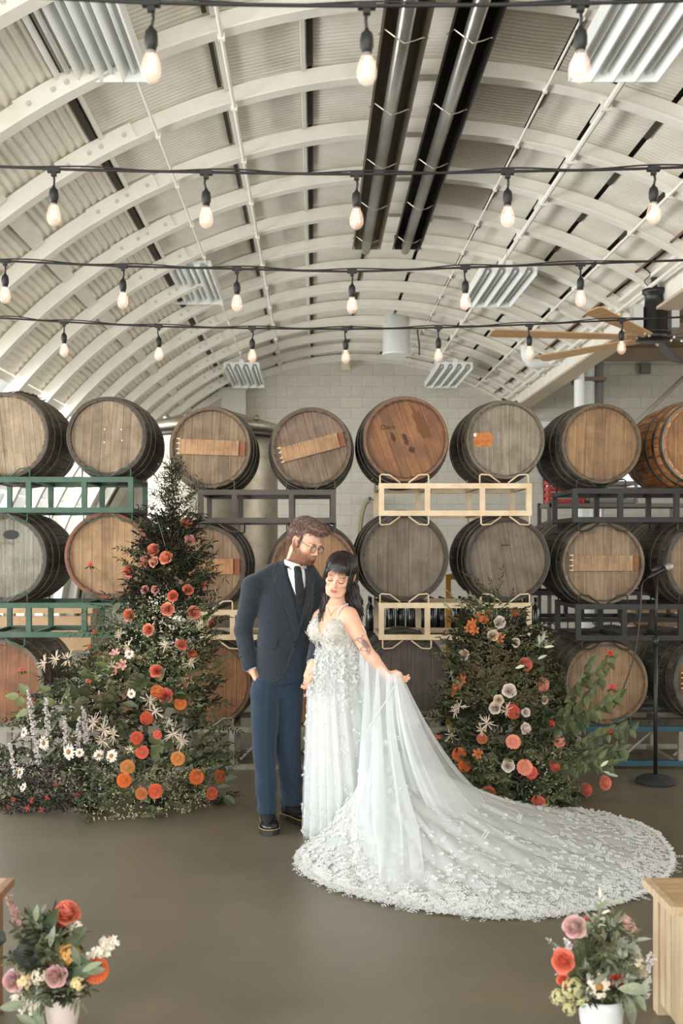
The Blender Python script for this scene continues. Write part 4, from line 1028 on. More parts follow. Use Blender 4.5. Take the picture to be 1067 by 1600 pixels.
# shoes
M_leather = mat('black polished leather', (24,24,26), .22, spec=.6); M_sole = mat('dark rubber sole', (44,38,30), .5); M_welt = mat('yellow welt stitch', (190,160,90), .6)
def shoe(heel, toe, wf=1.0, z0=.0):
    d = (toe-heel); L = d.length; d.normalize(); ang = math.atan2(d.y, d.x); M = Matrix.Translation((heel.x, heel.y, z0)) @ Matrix.Rotation(ang,4,'Z')
    k_ = L/.30
    S = SDF((heel.x-.4, heel.y-.4, z0+.028), (heel.x+.4, heel.y+.4, z0+.20), .004)
    for (x, hw, h) in ((.045,.034,.060),(.10,.034,.056),(.16,.038,.044),(.21,.043,.036),(.25,.038,.030)):
        S.ell(T(M,(x*k_,0,.030+h*.35)), (.045,hw*wf,h*.95), .03, M.to_3x3())
    S.cap(T(M,(.06*k_,0,.06)), T(M,(.055*k_,0,.115)), .040, .037, .02); S.cap(T(M,(.055*k_,0,.11)), T(M,(.05*k_,0,.16)), .030,.030,.006, True)
    S.cap(T(M,(.10*k_,0,.085)), T(M,(.17*k_,0,.058)), .026,.026,.02)
    me, _ = S.mesh('shoe', 2); s = obj('shoe', me, M_leather, groom)
    b = MB(); pr = [(.0,.026),(.01,.034),(.05,.038),(.12,.036),(.20,.047),(.25,.046),(.285,.032),(.298,.012)]
    out = [(x*k_, y*wf) for x, y in pr]+[(x*k_, -y*wf) for x, y in reversed(pr)]
    n = len(out); vs = [M @ Vector((x,y,z)) for z in (.002,.032) for x,y in out]; b.add(vs, [tuple(range(n-1,-1,-1)), tuple(range(n,2*n))]+[(i,(i+1)%n,n+(i+1)%n,n+i) for i in range(n)]); so = obj('sole', b, M_sole, s)
    b = MB(); b.tube([M @ Vector((x*1.0,y*1.02,.034)) for x,y in out], .0018, 4, closed=True); obj('welt', b, M_welt, so)
    b = MB()
    for i in range(4):
        x = (.095+.02*i)*k_; z = .113-.011*i; b.tube([M @ Vector((x,-.024,z-.008)), M @ Vector((x+.008,0,z+.005)), M @ Vector((x+.004,.024,z-.008))], .0022, 5)
    for sgn in (-1,1): b.tube([M @ Vector(p) for p in ((.09*k_,0,.118),(.075*k_,sgn*.022,.126),(.09*k_,sgn*.036,.10),(.10*k_,sgn*.012,.108),(.11*k_,sgn*.045,.085))], .002, 5)
    obj('laces', b, mat('black lace', (30,30,30), .6), s)
shoe(Vector((P(418,0,5.98).x,5.98,0)), Vector((P(422,0,5.67).x,5.665,0)), 1.22)
shoe(Vector((P(443,0,6.06).x,6.07,0)), Vector((P(490,0,5.90).x,5.86,0)), 1.12)
K = SDF((-.40,5.55,.02), (.05,6.2,.30), .004)
for an_, tx, ty in ((anR, 0, -.09), (anL, .08, -.05)):
    K.cap(an_+Vector((0,0,.12)), an_-Vector((0,0,.02)), .046, .038, .01); K.cap(an_-Vector((0,0,.02)), Vector((an_.x+tx, an_.y+ty, .052)), .037, .024, .01)
kme, _ = K.mesh('sock', 2); obj('sock', kme, mat('black sock', (24,24,26), .9), groom)
# ================================================================== the bride
DB = 5.70
def Bp(px, py, dy=0.0): return P(px, py, DB+dy)
bM = Matrix.Translation(Bp(531,898,-.01)) @ Matrix.Rotation(R(14),4,'Y') @ Matrix.Rotation(R(-12),4,'Z') @ Matrix.Rotation(R(20),4,'X')
aB = R(-38)
S = SDF((-.20,5.25,.0), (.56,6.02,1.56), .0034)
head_sdf(S, bM, True)
nk = Bp(523,950,.02)
S.cap(T(bM,(0,.018,-.07)), nk, .043, .046, .02); S.cap(nk, Bp(521,968,.02), .048, .075, .03)
sL, eL, wL = Bp(545,962,-.06), Bp(573,1017,-.10), Bp(603,1053,-.10)
sR, eR, wR = Bp(501,966,.11), Bp(507,1012,.19), Bp(492,1046,-.02)
tc = lambda py, px, dy=.02: (Bp(px,py,dy).z, Bp(px,py,dy).x, DB+dy)
def tsec(py, px, rx_, ry_, dy=.02): z, x, y = tc(py, px, dy); return (z, x, y, rx_, ry_, aB)
BS = [tsec(1110,524,.150,.120),tsec(1075,524,.152,.118),tsec(1045,526,.128,.102),tsec(1022,527,.108,.088),tsec(1002,524,.118,.094),tsec(984,521,.130,.100),tsec(968,521,.132,.088),tsec(958,521,.118,.072),tsec(948,522,.07,.055)]
S.loft(BS, .02)
Rt = Matrix.Rotation(aB,4,'Z'); cb_ = Vector((Bp(519,984).x, DB, Bp(519,984).z))
for sx in (-1,1): S.ell(cb_+Rt.to_3x3() @ Vector((sx*.056,-.056,-.006)), (.052,.044,.054), .03)
S.cap(sL, nk, .038, .036, .05); S.cap(sR, nk, .038, .036, .05)
S.cap(sL, sL.lerp(eL,.45), .049, .043, .02)
S.chain([sL, sL.lerp(eL,.45), eL, eL.lerp(wL,.35), wL], [.048,.043,.034,.034,.0225], .008)
S.chain([sR, eR, wR], [.042,.033,.022], .008)
S.chain([Bp(512,1110,.02), Bp(510,1190,.0), Bp(510,1290,.0)], [.08,.055,.036], .02); S.chain([Bp(538,1110,.02), Bp(538,1190,.0), Bp(538,1290,.0)], [.08,.055,.036], .02)
S.cap(Bp(510,1290,.0), Bp(508,1297,-.12), .032,.026,.02); S.cap(Bp(538,1290,.0), Bp(540,1297,-.12), .032,.026,.02)
d_ = (wL-eL).normalized()
hLm = Matrix.Translation(wL+d_*.006) @ Matrix.Rotation(R(-68),4,'Y') @ Matrix.Rotation(R(35),4,'Z')
hand(S, hLm, (18,38), 1, .86, thumb=[(.016,-.008,-.018),(.030,-.026,-.046),(.026,-.036,-.070),(.016,-.036,-.088)])
hRm = Matrix.Translation(wR) @ Matrix.Rotation(R(14),4,'Y') @ Matrix.Rotation(R(-75),4,'Z')
hand(S, hRm, (20,40), 1, .84)
me, V = S.mesh('person', 2)
def makeup(mx, x, y, z, ax):
    mx(.40*np.exp(-(((ax-.031)/.019)**4+((z-.001)/.008)**4))*(y<-.06), (150,96,80))
    mx(.85*np.exp(-(((ax-.031)/.018)**4+((z-.0185-.04*(ax-.03))/.0036)**2))*(y<-.06), (78,52,42))
C = head_cols(V, bM, .99, True, (218,170,142), (176,92,82), makeup)
# forearm tattoo (ink on the outer upper arm) drawn as petals
ax_ = (eL-sL); tcen = sL.lerp(eL, .86)
loc = V-np.array(tcen); u = loc@np.array(ax_.normalized()); sdir = Vector((1,0,0))-ax_.normalized()*ax_.normalized().x; sdir.normalize(); v = loc@np.array(sdir)
m = (V[:,1] < tcen.y+.01)
def petal(cu, cv, a, L, wd):
    uu = (u-cu)*cos(a)+(v-cv)*sin(a); vv = -(u-cu)*sin(a)+(v-cv)*cos(a); q = np.sqrt((uu/L)**2+(vv/wd)**2); return q
ink = np.zeros(len(V))
for cu, cv, a, L, wd in ((-.030,-.006,.5,.022,.012),(-.004,.006,.2,.026,.016),(.018,-.012,1.1,.020,.012),(.026,.010,-.4,.020,.012),(-.046,-.018,1.4,.016,.007),(-.04,.008,-.5,.015,.006),(.044,.0,.2,.013,.008)):
    q = petal(cu, cv, a, L, wd); ink = np.maximum(ink, .85*np.exp(-((q-.95)/.16)**2)); ink = np.maximum(ink, (.75 if cu == -.004 else .25)*(q < .8))
ink *= m; C = C*(1-ink[:,None])+np.array(lin((72,66,66))[:3])*ink[:,None]
set_attr(me, 'Col', C); me.materials.append(M_skin)
bride = obj('person', me); tag(bride, 'dark-haired woman in a white lace wedding dress, holding out its sheer train', 'person')
bodyb = bvh_of(me)
lashes(bM, .99, bride, .003, .0021, .0145)
# hair: cap, fringe and long loose waves
M_bh = mat('dark brown hair', (44,31,27), .38, col2=(26,18,16), nscale=30, spec=.5)
H = SDF(np.array(bM.translation)-.26, np.array(bM.translation)+.22, .0035)
def HE(c, r, k=.01, sub=False): H.ell(T(bM, c), r, k, bM.to_3x3(), sub)
HE((0,.020,.044), (.083,.094,.082)); HE((0,.060,-.03), (.072,.052,.09), .02); HE((0,.07,.05),(.07,.05,.06),.02)
for sx in (-1,1): HE((sx*.066,-.010,-.02), (.016,.042,.080), .015)
HE((0,-.105,-.025), (.062,.09,.088), .010, True)
hme, _ = H.mesh('hair', 2); bh = obj('hair', hme, M_bh, bride)
b = MB(); rd = random.Random(8)
def lock(pts, r): b.tube(catmull(pts, 4), [r*min(1, .5+.25*i) for i in range(4)]+[r]*(4*(len(pts)-1)+1-8)+[r*.7,r*.5,r*.3,r*.1], 5, False)
def sk_(a, e, k=1.0): # point on skull shell: a azimuth (0 front), e elevation
    return bM @ (Vector((0,.020,.044))*1+Vector((.085*k*cos(e)*sin(a), -.096*k*cos(e)*cos(a), .084*k*sin(e))))
for i in range(46):            # fringe
    x = -.047+.094*(i/45)+rd.uniform(-.002,.002); top = Vector((x*.45, -.035+rd.uniform(-.01,.01), .122-abs(x)*.12))
    pts = [bM @ top, bM @ Vector((x*.85,-.080,.098-abs(x)*.3)), bM @ Vector((x*1.0,-.097+abs(x)*.25,.060)), bM @ Vector((x*1.15+rd.uniform(-.003,.003),-.103+abs(x)*.3,.040-abs(x)*.35+rd.uniform(-.014,.014)))]
    lock(pts, .0022)
for sx in (-1,1):              # face-framing pieces
    for i in range(34):
        o_ = rd.uniform(-.010,.010)
        pts = [bM @ Vector((sx*.03,-.04,.118)), bM @ Vector((sx*.066,-.062,.075)), bM @ Vector((sx*(.071+o_*.4),-.068,.02)), bM @ Vector((sx*(.070+o_),-.056+o_,-.035)), bM @ Vector((sx*(.074+o_),-.04+o_,-.085-rd.uniform(0,.03)))]
        lock(pts, .0034)
for i in range(220):           # crown to nape
    a = rd.uniform(.55, 2*pi-.55); e0 = rd.uniform(.7,1.35)
    lock([sk_(a, e0, 1.01), sk_(a, e0*.5, 1.03), sk_(a, -.05, 1.03), sk_(a,-.5,.98)], .0042)
def fall(p0, pend, n, spread, wav):
    for i in range(n):
        o1 = Vector((rd.uniform(-1,1), rd.uniform(-1,1), 0))*spread; ph = rd.uniform(0,6); pts = [Vector(p0)+o1*.5]
        e = Vector(pend)+o1*1.2+Vector((0,0,rd.uniform(-.06,.06)))
        for k in range(1,7):
            t = k/6; q = Vector(p0).lerp(e, t)+o1*.3*sin(pi*t); q += Vector((cos(ph+t*9)*wav, sin(ph+t*9)*wav*.6, 0)); pts.append(q)
        lock(pts, .0042)
fall(Bp(513,905,.02), Bp(505,985,-.02), 70, .022, .008); fall(Bp(508,940,.0), Bp(497,1000,-.03), 40, .016, .010)
fall(Bp(550,900,.03), Bp(560,962,.06), 90, .022, .010); fall(Bp(545,905,.08), Bp(548,985,.10), 60, .030, .010)
o = obj('hair_strands', b, M_bh, bh, True); o['kind'] = 'stuff'
# earring & necklace
b = MB(); b.lathe([(.001,-.005),(.004,-.003),(.005,0),(.004,.003),(.001,.005)], 10, Matrix.Translation(bM @ Vector((.074,-.012,-.045)))); obj('earring', b, mat('pearl', (240,236,226), .2), bride, True)
# ------------------------------------------------------------------ the dress
M_lace = mat('ivory lace', (216,212,202), .7, col2=(196,190,178), nscale=60, translucent=.25)
M_sat = mat('ivory satin lining', (200,198,190), .55, col2=(190,187,178), nscale=5)
M_tul = mat('tulle', (240,243,242), .8, alpha=.42, translucent=.45)
M_tul2 = mat('fine tulle veil', (243,246,246), .8, alpha=.42, translucent=.5)
M_app = mat('lace applique', (226,227,223), .65, translucent=.3)
M_nude = mat('nude mesh panel', (206,168,142), .7)
W = SDF((-.16,5.4,.60), (.36,6.0,1.30), .0035)
bs2 = [(s_[0],s_[1],s_[2],s_[3]+.007,s_[4]+.007,s_[5]) for s_ in BS if s_[0] < tc(964,520)[0]]
W.loft(bs2, .01)
for sx in (-1,1): W.ell(cb_+Rt.to_3x3() @ Vector((sx*.056,-.056,-.004)), (.059,.051,.066), .025)
# plunging neckline and open sides
def tp(x, y, z): return cb_+Rt.to_3x3() @ Vector((x, y, z))
for yy_ in (-.16,-.13,-.10,-.07): W.cap(tp(0,yy_,.10), tp(0,yy_,-.055), .052, .004, .004, True)
W.cap(tp(.15,-.03,.045), tp(.135,-.035,-.06), .042, .018, .006, True)
W.cap(tp(.10,.10,.08), tp(-.10,.10,.08), .11,.11,.01,True)
me, Vd = W.mesh('bodice', 2)
dress = thing('wedding_dress', 'x', 'x'); 
for k in ('label', 'category'): del dress[k]
dress.parent = bride
bod = obj('bodice', me, M_lace, dress); bodb = bvh_of(me)
def pathstrap(name, pts, r, m, parent):
    b = MB(); q = catmull(pts, 8); b.tube(q, r, 6); return obj(name, b, m, parent, True)
def surfp(px, py, off): return on(bodyb, px, py, off, DB)[0]
pathstrap('strap', [surfp(527.5,962,.004), surfp(531,955,.005), surfp(536,949,.006), surfp(542,945,.006), surfp(548,943,.004)], .0045, M_app, dress)
pathstrap('strap', [surfp(549,943,.006), surfp(556,950,.006), surfp(561,962,.006), surfp(567,982,.006), Bp(573,1000,-.06), Bp(571,1012,.0)], .0035, M_app, dress)
pathstrap('strap', [surfp(496,976,.004), surfp(497,968,.005), surfp(499,962,.006)], .004, M_app, dress)
b = MB(); q = catmull([surfp(512,948,.002), surfp(514,955,.002), surfp(517,960,.002), surfp(520,957,.002), surfp(526,950,.002)], 6); b.tube(q, .0011, 4); b.lathe([(.001,-.004),(.004,0),(.001,.004)], 8, Matrix.Translation(q[12]+Vector((0,-.003,-.006)))); obj('necklace', b, mat('gold chain', (200,170,120), .3, metal=.7), bride)
# skirt: lining + gathered tulle + appliques, all parametric
def skirt(u, a, off=0.0, amp=1.0):
    """u 0 waist .. 1 hem ; a angle"""
    z = 1.03*(1-u)+.012*u
    z0 = Bp(0,1018).z; z = z0*(1-u)+.012
    py = 855+(CAMH-z)*FPX/DB
    xl = np.interp(py, [1018,1050,1080,1120,1200,1300,1320], [499,489,486,485.5,483.5,482,481])
    xr = np.interp(py, [1018,1050,1080,1120,1200,1300,1320], [557,564,568,574,590,606,608])
    cx_ = (xl+xr)/2; hw = (xr-xl)/2/FPX*DB+off
    dp = np.interp(u, [0,.15,.5,1], [.096,.140,.20,.27])+off
    pl = amp*(.004+.016*u)*sin(a*19+2.5*sin(a*3)+1.2*u)+amp*.008*u*sin(a*41+3*u)
    x = (cx_-VX)/FPX*DB+(hw+pl)*cos(a); y = DB+.02+(dp+pl)*sin(a)
    return Vector((x, y, z))
def surf_mesh(fn, nu, nv, name, m, parent, closed=False, thick=None):
    b = MB(); b.grid([[fn(i/nu, j/nv) for j in range(nv+(0 if closed else 1))] for i in range(nu+1)], closed_u=closed); return obj(name, b, m, parent, True)
surf_mesh(lambda u, v: skirt(u, v*2*pi, -.012, .5), 40, 150, 'skirt_lining', M_sat, dress, True)
surf_mesh(lambda u, v: skirt(u, v*2*pi, .004, 1.0), 50, 240, 'skirt_tulle', M_tul, dress, True)
surf_mesh(lambda u, v: skirt(u, v*2*pi, .016, 1.3)+Vector((0,0,.004)), 50, 240, 'skirt_overlay', M_tul2, dress, True)
rl = random.Random(21)
def leaf_tri(b, p, n, t, L, wd, lift=.003, fold=.0):
    """one small pointed petal lying on a surface"""
    t = (t-n*t.dot(n)).normalized(); s = n.cross(t).normalized(); p = p+n*lift
    v = [p, p+t*L*.35+s*wd*.5+n*.001, p+t*L*.75+s*wd*.36+n*.003, p+t*L+n*.002, p+t*L*.75-s*wd*.36+n*.003, p+t*L*.35-s*wd*.5+n*.001]
    b.add(v, [(0,1,2),(0,2,3),(0,3,4),(0,4,5)])
def motif(b, p, n, kind, sc):
    t = n.orthogonal(); t.rotate(Matrix.Rotation(rl.uniform(0,6.28),3,n)); 
    if kind == 0:
        for k in range(5):
            q = t.copy(); q.rotate(Matrix.Rotation(2*pi*k/5,3,n)); leaf_tri(b, p, n, q, .016*sc, .012*sc, .003+rl.uniform(0,.003))
    else:
        s = n.cross(t)
        for k in range(5):
            c = p+t*(.009*sc*k); leaf_tri(b, c, n, t*.6+s, .014*sc, .007*sc); leaf_tri(b, c, n, t*.6-s, .014*sc, .007*sc)
def fnorm(fn, u, v, e=.004):
    p = fn(u, v); a = fn(min(u+e,1), v)-fn(max(u-e,0), v); c = fn(u, v+e)-fn(u, v-e); n = a.cross(c)
    return p, (n.normalized() if n.length > 1e-12 else Vector((0,0,1)))
b = MB(); sk1 = lambda u, v: skirt(u, v*2*pi, .020, 1.3)
def outn(p, n, c): return n if n.dot(p-c) > 0 else -n
cnt = 0
while cnt < 1500:
    u = rl.random(); v = .5+rl.random()*.5; dens = max(0, 1-u/.30)**.7 if u < .3 else (.9 if u > .945 else (.22 if u > .8 else .10*(1+sin(v*70))*(1.1-u)))
    if rl.random() > dens: continue
    p, n = fnorm(sk1, u, v); n = outn(p, n, Vector((p.x-.0+(.0), DB+.3, p.z))); 
    motif(b, p, n, rl.randint(0,1), rl.uniform(.4,.72)); cnt += 1
o = obj('lace_applique', b, M_app, dress); o['kind'] = 'stuff'
b = MB(); vs = [(v.co, v.normal) for v in me.vertices]
for k in range(700):
    p, n = rl.choice(vs)
    if n.y > .35: continue
    motif(b, p.copy(), n.copy(), rl.randint(0,1), rl.uniform(.4,.7))
o = obj('bodice_applique', b, M_app, bod); o['kind'] = 'stuff'
# ---- train on the floor
def floor_pt(px, py): 
    d = CAMH*FPX/(py-VY); return Vector(((px-VX)/FPX*d, d, .006))
hemA = catmull([floor_pt(*q) for q in ((552,1300),(512,1312),(478,1328),(464,1345),(478,1368),(520,1390),(575,1406),(640,1420),(740,1435),(840,1436),(930,1423),(1005,1400),(1040,1375),(1052,1345),(1030,1310),(985,1287),(910,1270),(850,1273),(800,1282))], 10)
def cl(path, v):
    v = min(max(v,0),1)*(len(path)-1); i = min(int(v), len(path)-2); return path[i].lerp(path[i+1], v-i)
topA = catmull([P(550,1262,5.52), P(556,1235,5.44), P(566,1215,5.42), P(580,1200,5.45), P(596,1190,5.55), P(604,1180,5.66), P(602,1170,5.78)], 8)
def trainA(u, v):
    s = cl(topA, v); e = cl(hemA, v); p = s.lerp(e, u**.92)
    L = (e-s).length
    z = s.z*(1-u)**1.9 ; ang = v*2*pi
    fold = (.030*sin(v*43+2*sin(v*9))+.016*sin(v*97+u*3))*(1-u)*min(1,u*3)*1.0
    lowf = (.012*abs(sin(v*23+u*4+1.5*sin(v*7)))+.012*abs(sin(v*61-u*5))+.006*abs(sin(v*117+u*14)))*min(1,(1-u)*8)*min(1,u*4)
    d = Vector((e.y-s.y, s.x-e.x, 0)).normalized()
    return Vector((p.x, p.y, z+.006+lowf))+d*fold*.8
surf_mesh(trainA, 44, 300, 'train', mat('train lace net', (230,233,231), .75, alpha=.85, translucent=.35), dress)
b = MB(); cnt = 0
while cnt < 4300:
    u = rl.random()**.5; v = rl.random(); r0 = .97 if u > .86 else (.30 if u > .6 else .13)
    if rl.random() > r0: continue
    p, n = fnorm(trainA, u, v, .003); 
    if n.z < 0: n = -n
    n = (n+Vector((0,-.15,.4))).normalized(); motif(b, p, n, rl.choice((0,0,1)), rl.uniform(.6,1.25)); cnt += 1
for k in range(900):
    v = k/900; e = cl(hemA, v); t = (cl(hemA, v+.003)-cl(hemA, v-.003)); o_ = Vector((t.y,-t.x,0)).normalized()
    c = Vector((.75,4.95,0)); 
    if o_.dot(e-c) < 0: o_ = -o_
    a = rl.uniform(-.8,.8); o_.rotate(Matrix.Rotation(a,3,'Z')); leaf_tri(b, e-o_*.02, Vector((0,-.2,1)).normalized(), o_, rl.uniform(.02,.045), rl.uniform(.012,.022), rl.uniform(.002,.02))
o = obj('train_applique', b, M_app, dress); o['kind'] = 'stuff'
# ---- sheer cape from the shoulder, gathered in her hand and swept to the right
hd = P(619,1062,5.58)
topB = catmull([P(561,1004,5.66), P(570,1022,5.62), P(588,1045,5.60), P(604,1062,5.57), P(612,1066,5.55), P(618,1063,5.54), P(623,1063,5.56), P(627,1066,5.60), P(628,1070,5.64)], 8)
hemB = catmull([floor_pt(*q) for q in ((560,1296),(548,1325),(552,1365),(580,1393),(625,1404),(668,1402),(700,1385),(712,1368),(780,1400),(860,1395),(925,1362),(935,1318),(905,1292),(868,1279))], 8)
def trainB(u, v):
    s = cl(topB, v); e = cl(hemB, v); q = u
    side = min(1, max(0, (v-.38)/.42)); side = side*side*(3-2*side)
    pu = u**(2.3*(1-side)+1.0*side)
    p = s.lerp(e, pu)
    sag = (1-u)**(1.12*(1-side)+2.75*side)
    z = s.z*sag+.045*min(1,(1-u)*6)
    amp = (.008+.075*u**.7)*min(1,(1-u)*4+.12)
    fold = amp*((1-abs(sin(v*26+2.2*sin(v*6))))**1.4*1.6-.6+.35*sin(v*91+u*2)+.2*sin(v*190+3*u))
    d = Vector((e.y-s.y, s.x-e.x, 0)).normalized()
    return Vector((p.x, p.y, z))+d*fold*.75+Vector((0,0,.012*abs(sin(v*60+u*5))*u))
surf_mesh(trainB, 60, 340, 'sheer_cape', M_tul2, dress)
def trainC(u, v): return trainB(u*.985, .02+.72*v+.02*sin(u*3))+Vector((.0,-.018-.03*u,.012*u))
surf_mesh(trainC, 50, 260, 'sheer_cape', M_tul2, dress)
# folds bunched in and above the hand
def bunch(u, v):
    a = -pi*.15+v*pi*1.3; w_ = .02+.075*u; c = P(622,1062,5.57).lerp(P(634,1130,5.62), u)
    return c+Vector((w_*cos(a)*.9, -w_*sin(a)*.55, .010*sin(v*30)))
surf_mesh(bunch, 14, 50, 'gathered_folds', M_tul, dress)
b = MB(); b.tube(catmull([P(619,1066,5.50), P(606,1090,5.46), P(590,1115,5.44), P(575,1140,5.43)], 6), [.003]*19, 5); obj('rolled_edge', b, M_app, dress, True)
# lace sprays on the cape
b = MB(); cnt = 0
while cnt < 420:
    v = rl.random(); u = rl.uniform(.35,.97); 
    if rl.random() > (.25+.75*(sin(v*24)>.3)): continue
    p, n = fnorm(trainB, u, v, .003); n = n if n.y < 0 else -n
    motif(b, p, n, rl.choice((0,1)), rl.uniform(.6,1.1)); cnt += 1
o = obj('cape_applique', b, M_app, dress); o['kind'] = 'stuff'
# ================================================================== flowers
M_leaf = mat('leaf', (255,255,255), .5, attr='Col', translucent=.22, spec=.35)
M_leaf1 = mat('large leaf', (255,255,255), .45, tint=True, col2=(206,214,190), nscale=20, translucent=.2, spec=.35)
M_petal = mat('petal', (255,255,255), .6, tint=True, translucent=.25, spec=.25, col2=(238,226,222), nscale=40)
M_dpet = mat('dahlia petal', (255,255,255), .6, tint=True, attr='Col', translucent=.2, spec=.2)
M_stem = mat('green stem', (92,104,62), .6)
fr_ = random.Random(11)
def rv(s=1): return Vector((fr_.uniform(-s,s), fr_.uniform(-s,s), fr_.uniform(-s,s)))
class Fol:
    def __init__(s): s.v = []; s.f = []; s.c = []; s.st = MB()
    def leaf(s, p, d, n, L, W, col, droop=.15):
        d = d.normalized(); n = (n-d*n.dot(d)); n = n.normalized() if n.length > 1e-4 else d.orthogonal().normalized(); w_ = d.cross(n)
        k = len(s.v); tip = p+d*L-n*L*droop
        m1 = p+d*L*.32+n*L*.03; m2 = p+d*L*.68-n*L*droop*.35
        s.v += [p, m1+w_*W*.5+n*W*.12, m1-w_*W*.5+n*W*.12, m2+w_*W*.40+n*W*.1, m2-w_*W*.40+n*W*.1, tip, m1, m2]
        s.f += [(k,k+6,k+1),(k,k+2,k+6),(k+1,k+6,k+7),(k+1,k+7,k+3),(k+2,k+7,k+6),(k+2,k+4,k+7),(k+3,k+7,k+5),(k+4,k+5,k+7)]
        q = fr_.uniform(.75,1.2); c = tuple(min(1,x*q) for x in lin(col)[:3]); s.c += [c]*8
    def sprig(s, a, b, n, L, W, col, bend=.15, droop=.2, opp=True, r=.0012, t0=.2, upn=Vector((0,-.5,1))):
        a = Vector(a); b = Vector(b); side = (b-a).cross(Vector((0,1,0.2))).normalized() if (b-a).length > 0 else Vector((1,0,0))
        mid = (a+b)/2+side*(b-a).length*fr_.uniform(-bend,bend); path = catmull([a,mid,b], 6)
        s.st.tube(path, [r]*len(path), 3, False); D = (b-a).normalized()
        for i in range(n):
            t = t0+(1-t0)*(i+.5)/n; q = t*(len(path)-1); j = min(int(q), len(path)-2); p = path[j].lerp(path[j+1], q-j)
            dd = (path[j+1]-path[j]).normalized(); sg = 1 if i % 2 else -1
            sd = dd.cross(upn+rv(.4)); sd = sd.normalized() if sd.length > 1e-3 else side
            for g in ((1,-1) if opp else (sg,)):
                s.leaf(p, dd*.55+sd*g+rv(.25), upn+rv(.6), L*fr_.uniform(.7,1.15)*(1-.35*t), W*fr_.uniform(.8,1.1)*(1-.3*t), col, droop*fr_.uniform(0,1.6))
        s.leaf(path[-1], dd, upn+rv(.5), L*.8, W*.7, col, droop)
    def done(s, name, parent, stems=True):
        me = np_mesh(name, [tuple(x) for x in s.v], s.f, True); 
        if len(me.vertices) == len(s.c): set_attr(me, 'Col', s.c)
        me.materials.append(M_leaf); o = obj(name, me, None, parent); o['kind'] = 'stuff'
        if s.st.v: q = obj('fine_stems', s.st, M_stem, parent); q['kind'] = 'stuff'
        return o
def frame(d, roll=None):
    d = Vector(d).normalized(); return d.to_track_quat('Z','Y').to_matrix().to_4x4() @ Matrix.Rotation(fr_.uniform(0,6.28) if roll is None else roll,4,'Z')
# --- unit flower meshes (radius 1, facing +Z); several variants are shared by copies
def petal_grid(b, ang, r0, r1, z0, z1, w_, cup, n=4, curl=.0, seed=0):
    rd = random.Random(seed); G = []
    for i in range(n+1):
        t = i/n; r = r0+(r1-r0)*t**.8; z = z0+(z1-z0)*t-curl*max(0,t-.6)*1.2; row = []
        ww = w_*sin(pi*(.18+.62*t)) if t < 1 else w_*.72
        for j in range(-2,3):
            s_ = j/2; a = ang+s_*ww/max(r+.15,.2)*.9; rr = r-cup*(s_*s_)*.12
            row.append((rr*cos(a)+rd.uniform(-.012,.012), rr*sin(a)+rd.uniform(-.012,.012), z+cup*.10*s_*s_+rd.uniform(-.012,.012)))
        G.append(row)
    b.grid(G)
def rose_petals(seed):
    rd = random.Random(seed); out = []
    for ring, (n, r0, r1, z0, z1, w_, curl) in enumerate(((3,.04,.13,.0,.82,.36,.0),(3,.08,.24,-.05,.82,.52,.02),(4,.12,.37,-.1,.76,.56,.05),(4,.2,.52,-.18,.66,.78,.10),(5,.26,.68,-.26,.52,.84,.16),(5,.3,.84,-.34,.32,1.0,.22),(5,.3,1.0,-.40,.04,1.15,.30))):
        for k in range(n):
            b = MB(); petal_grid(b, 2*pi*k/n+ring*.7+rd.uniform(-.15,.15), r0, r1*rd.uniform(.93,1.05), z0, z1*rd.uniform(.92,1.06), w_, .9, 4, curl, rd.random()); out.append(b)
    return out
def joined(lst, name, m):
    b = MB()
    for x in lst: b.add(x.v, x.f)
    me = b.mesh(name, True); me.materials.append(m); return me
ROSE = [joined(rose_petals(i), 'rose', M_petal) for i in range(3)]
ROSEP = []
for x in rose_petals(5): me_ = x.mesh('petal', True); me_.materials.append(M_petal); ROSEP.append(me_)
cb = MB(); cb.lathe([(.02,-.45),(.3,-.36),(.40,.0),(.26,.40),(.08,.70)], 10); CORE = cb.mesh('rose', True); CORE.materials.append(M_petal)
def dahlia_mesh(seed, n=110, open_=.0):
    b = MB(); rd = random.Random(seed)
    for i in range(n):
        t = (i+.5)/n; ph = i*2.39996; th = math.acos(1-t*1.45); d = Vector((sin(th)*cos(ph), sin(th)*sin(ph), cos(th)*.85)); up = Vector((0,0,1)); s_ = d.cross(up); s_ = s_.normalized() if s_.length > .02 else Vector((1,0,0)); u_ = s_.cross(d)
        L = .36+.14*t; w_ = .085+.075*t; p = d*.62
        b.add([p-s_*w_*.5, p+s_*w_*.5, p+d*L*.6+s_*w_+u_*.04, p+d*L*.6-s_*w_+u_*.04, p+d*L*.95+u_*.07+s_*w_*.35, p+d*L*.95+u_*.07-s_*w_*.35, p+d*L*.5-u_*.05], [(0,1,6),(1,2,6),(2,4,6),(4,5,6),(5,3,6),(3,0,6)])
    b.lathe([(.02,-.6),(.45,-.48),(.64,-.05),(.52,.36),(.26,.56),(.02,.62)], 14)
    me = b.mesh('dahlia'); cc_ = [(lambda q: (q, q*.93, q*.90))(rd.uniform(.95,1.12)*(1.15 if k % 7 in (4,5) else (.80 if k % 7 in (0,1) else 1.02))) for k in range(len(me.vertices))]; cc_[-84:] = [(.72,.62,.58)]*84; set_attr(me, 'Col', cc_); me.materials.append(M_dpet); return me
DAH = [dahlia_mesh(i) for i in range(2)]
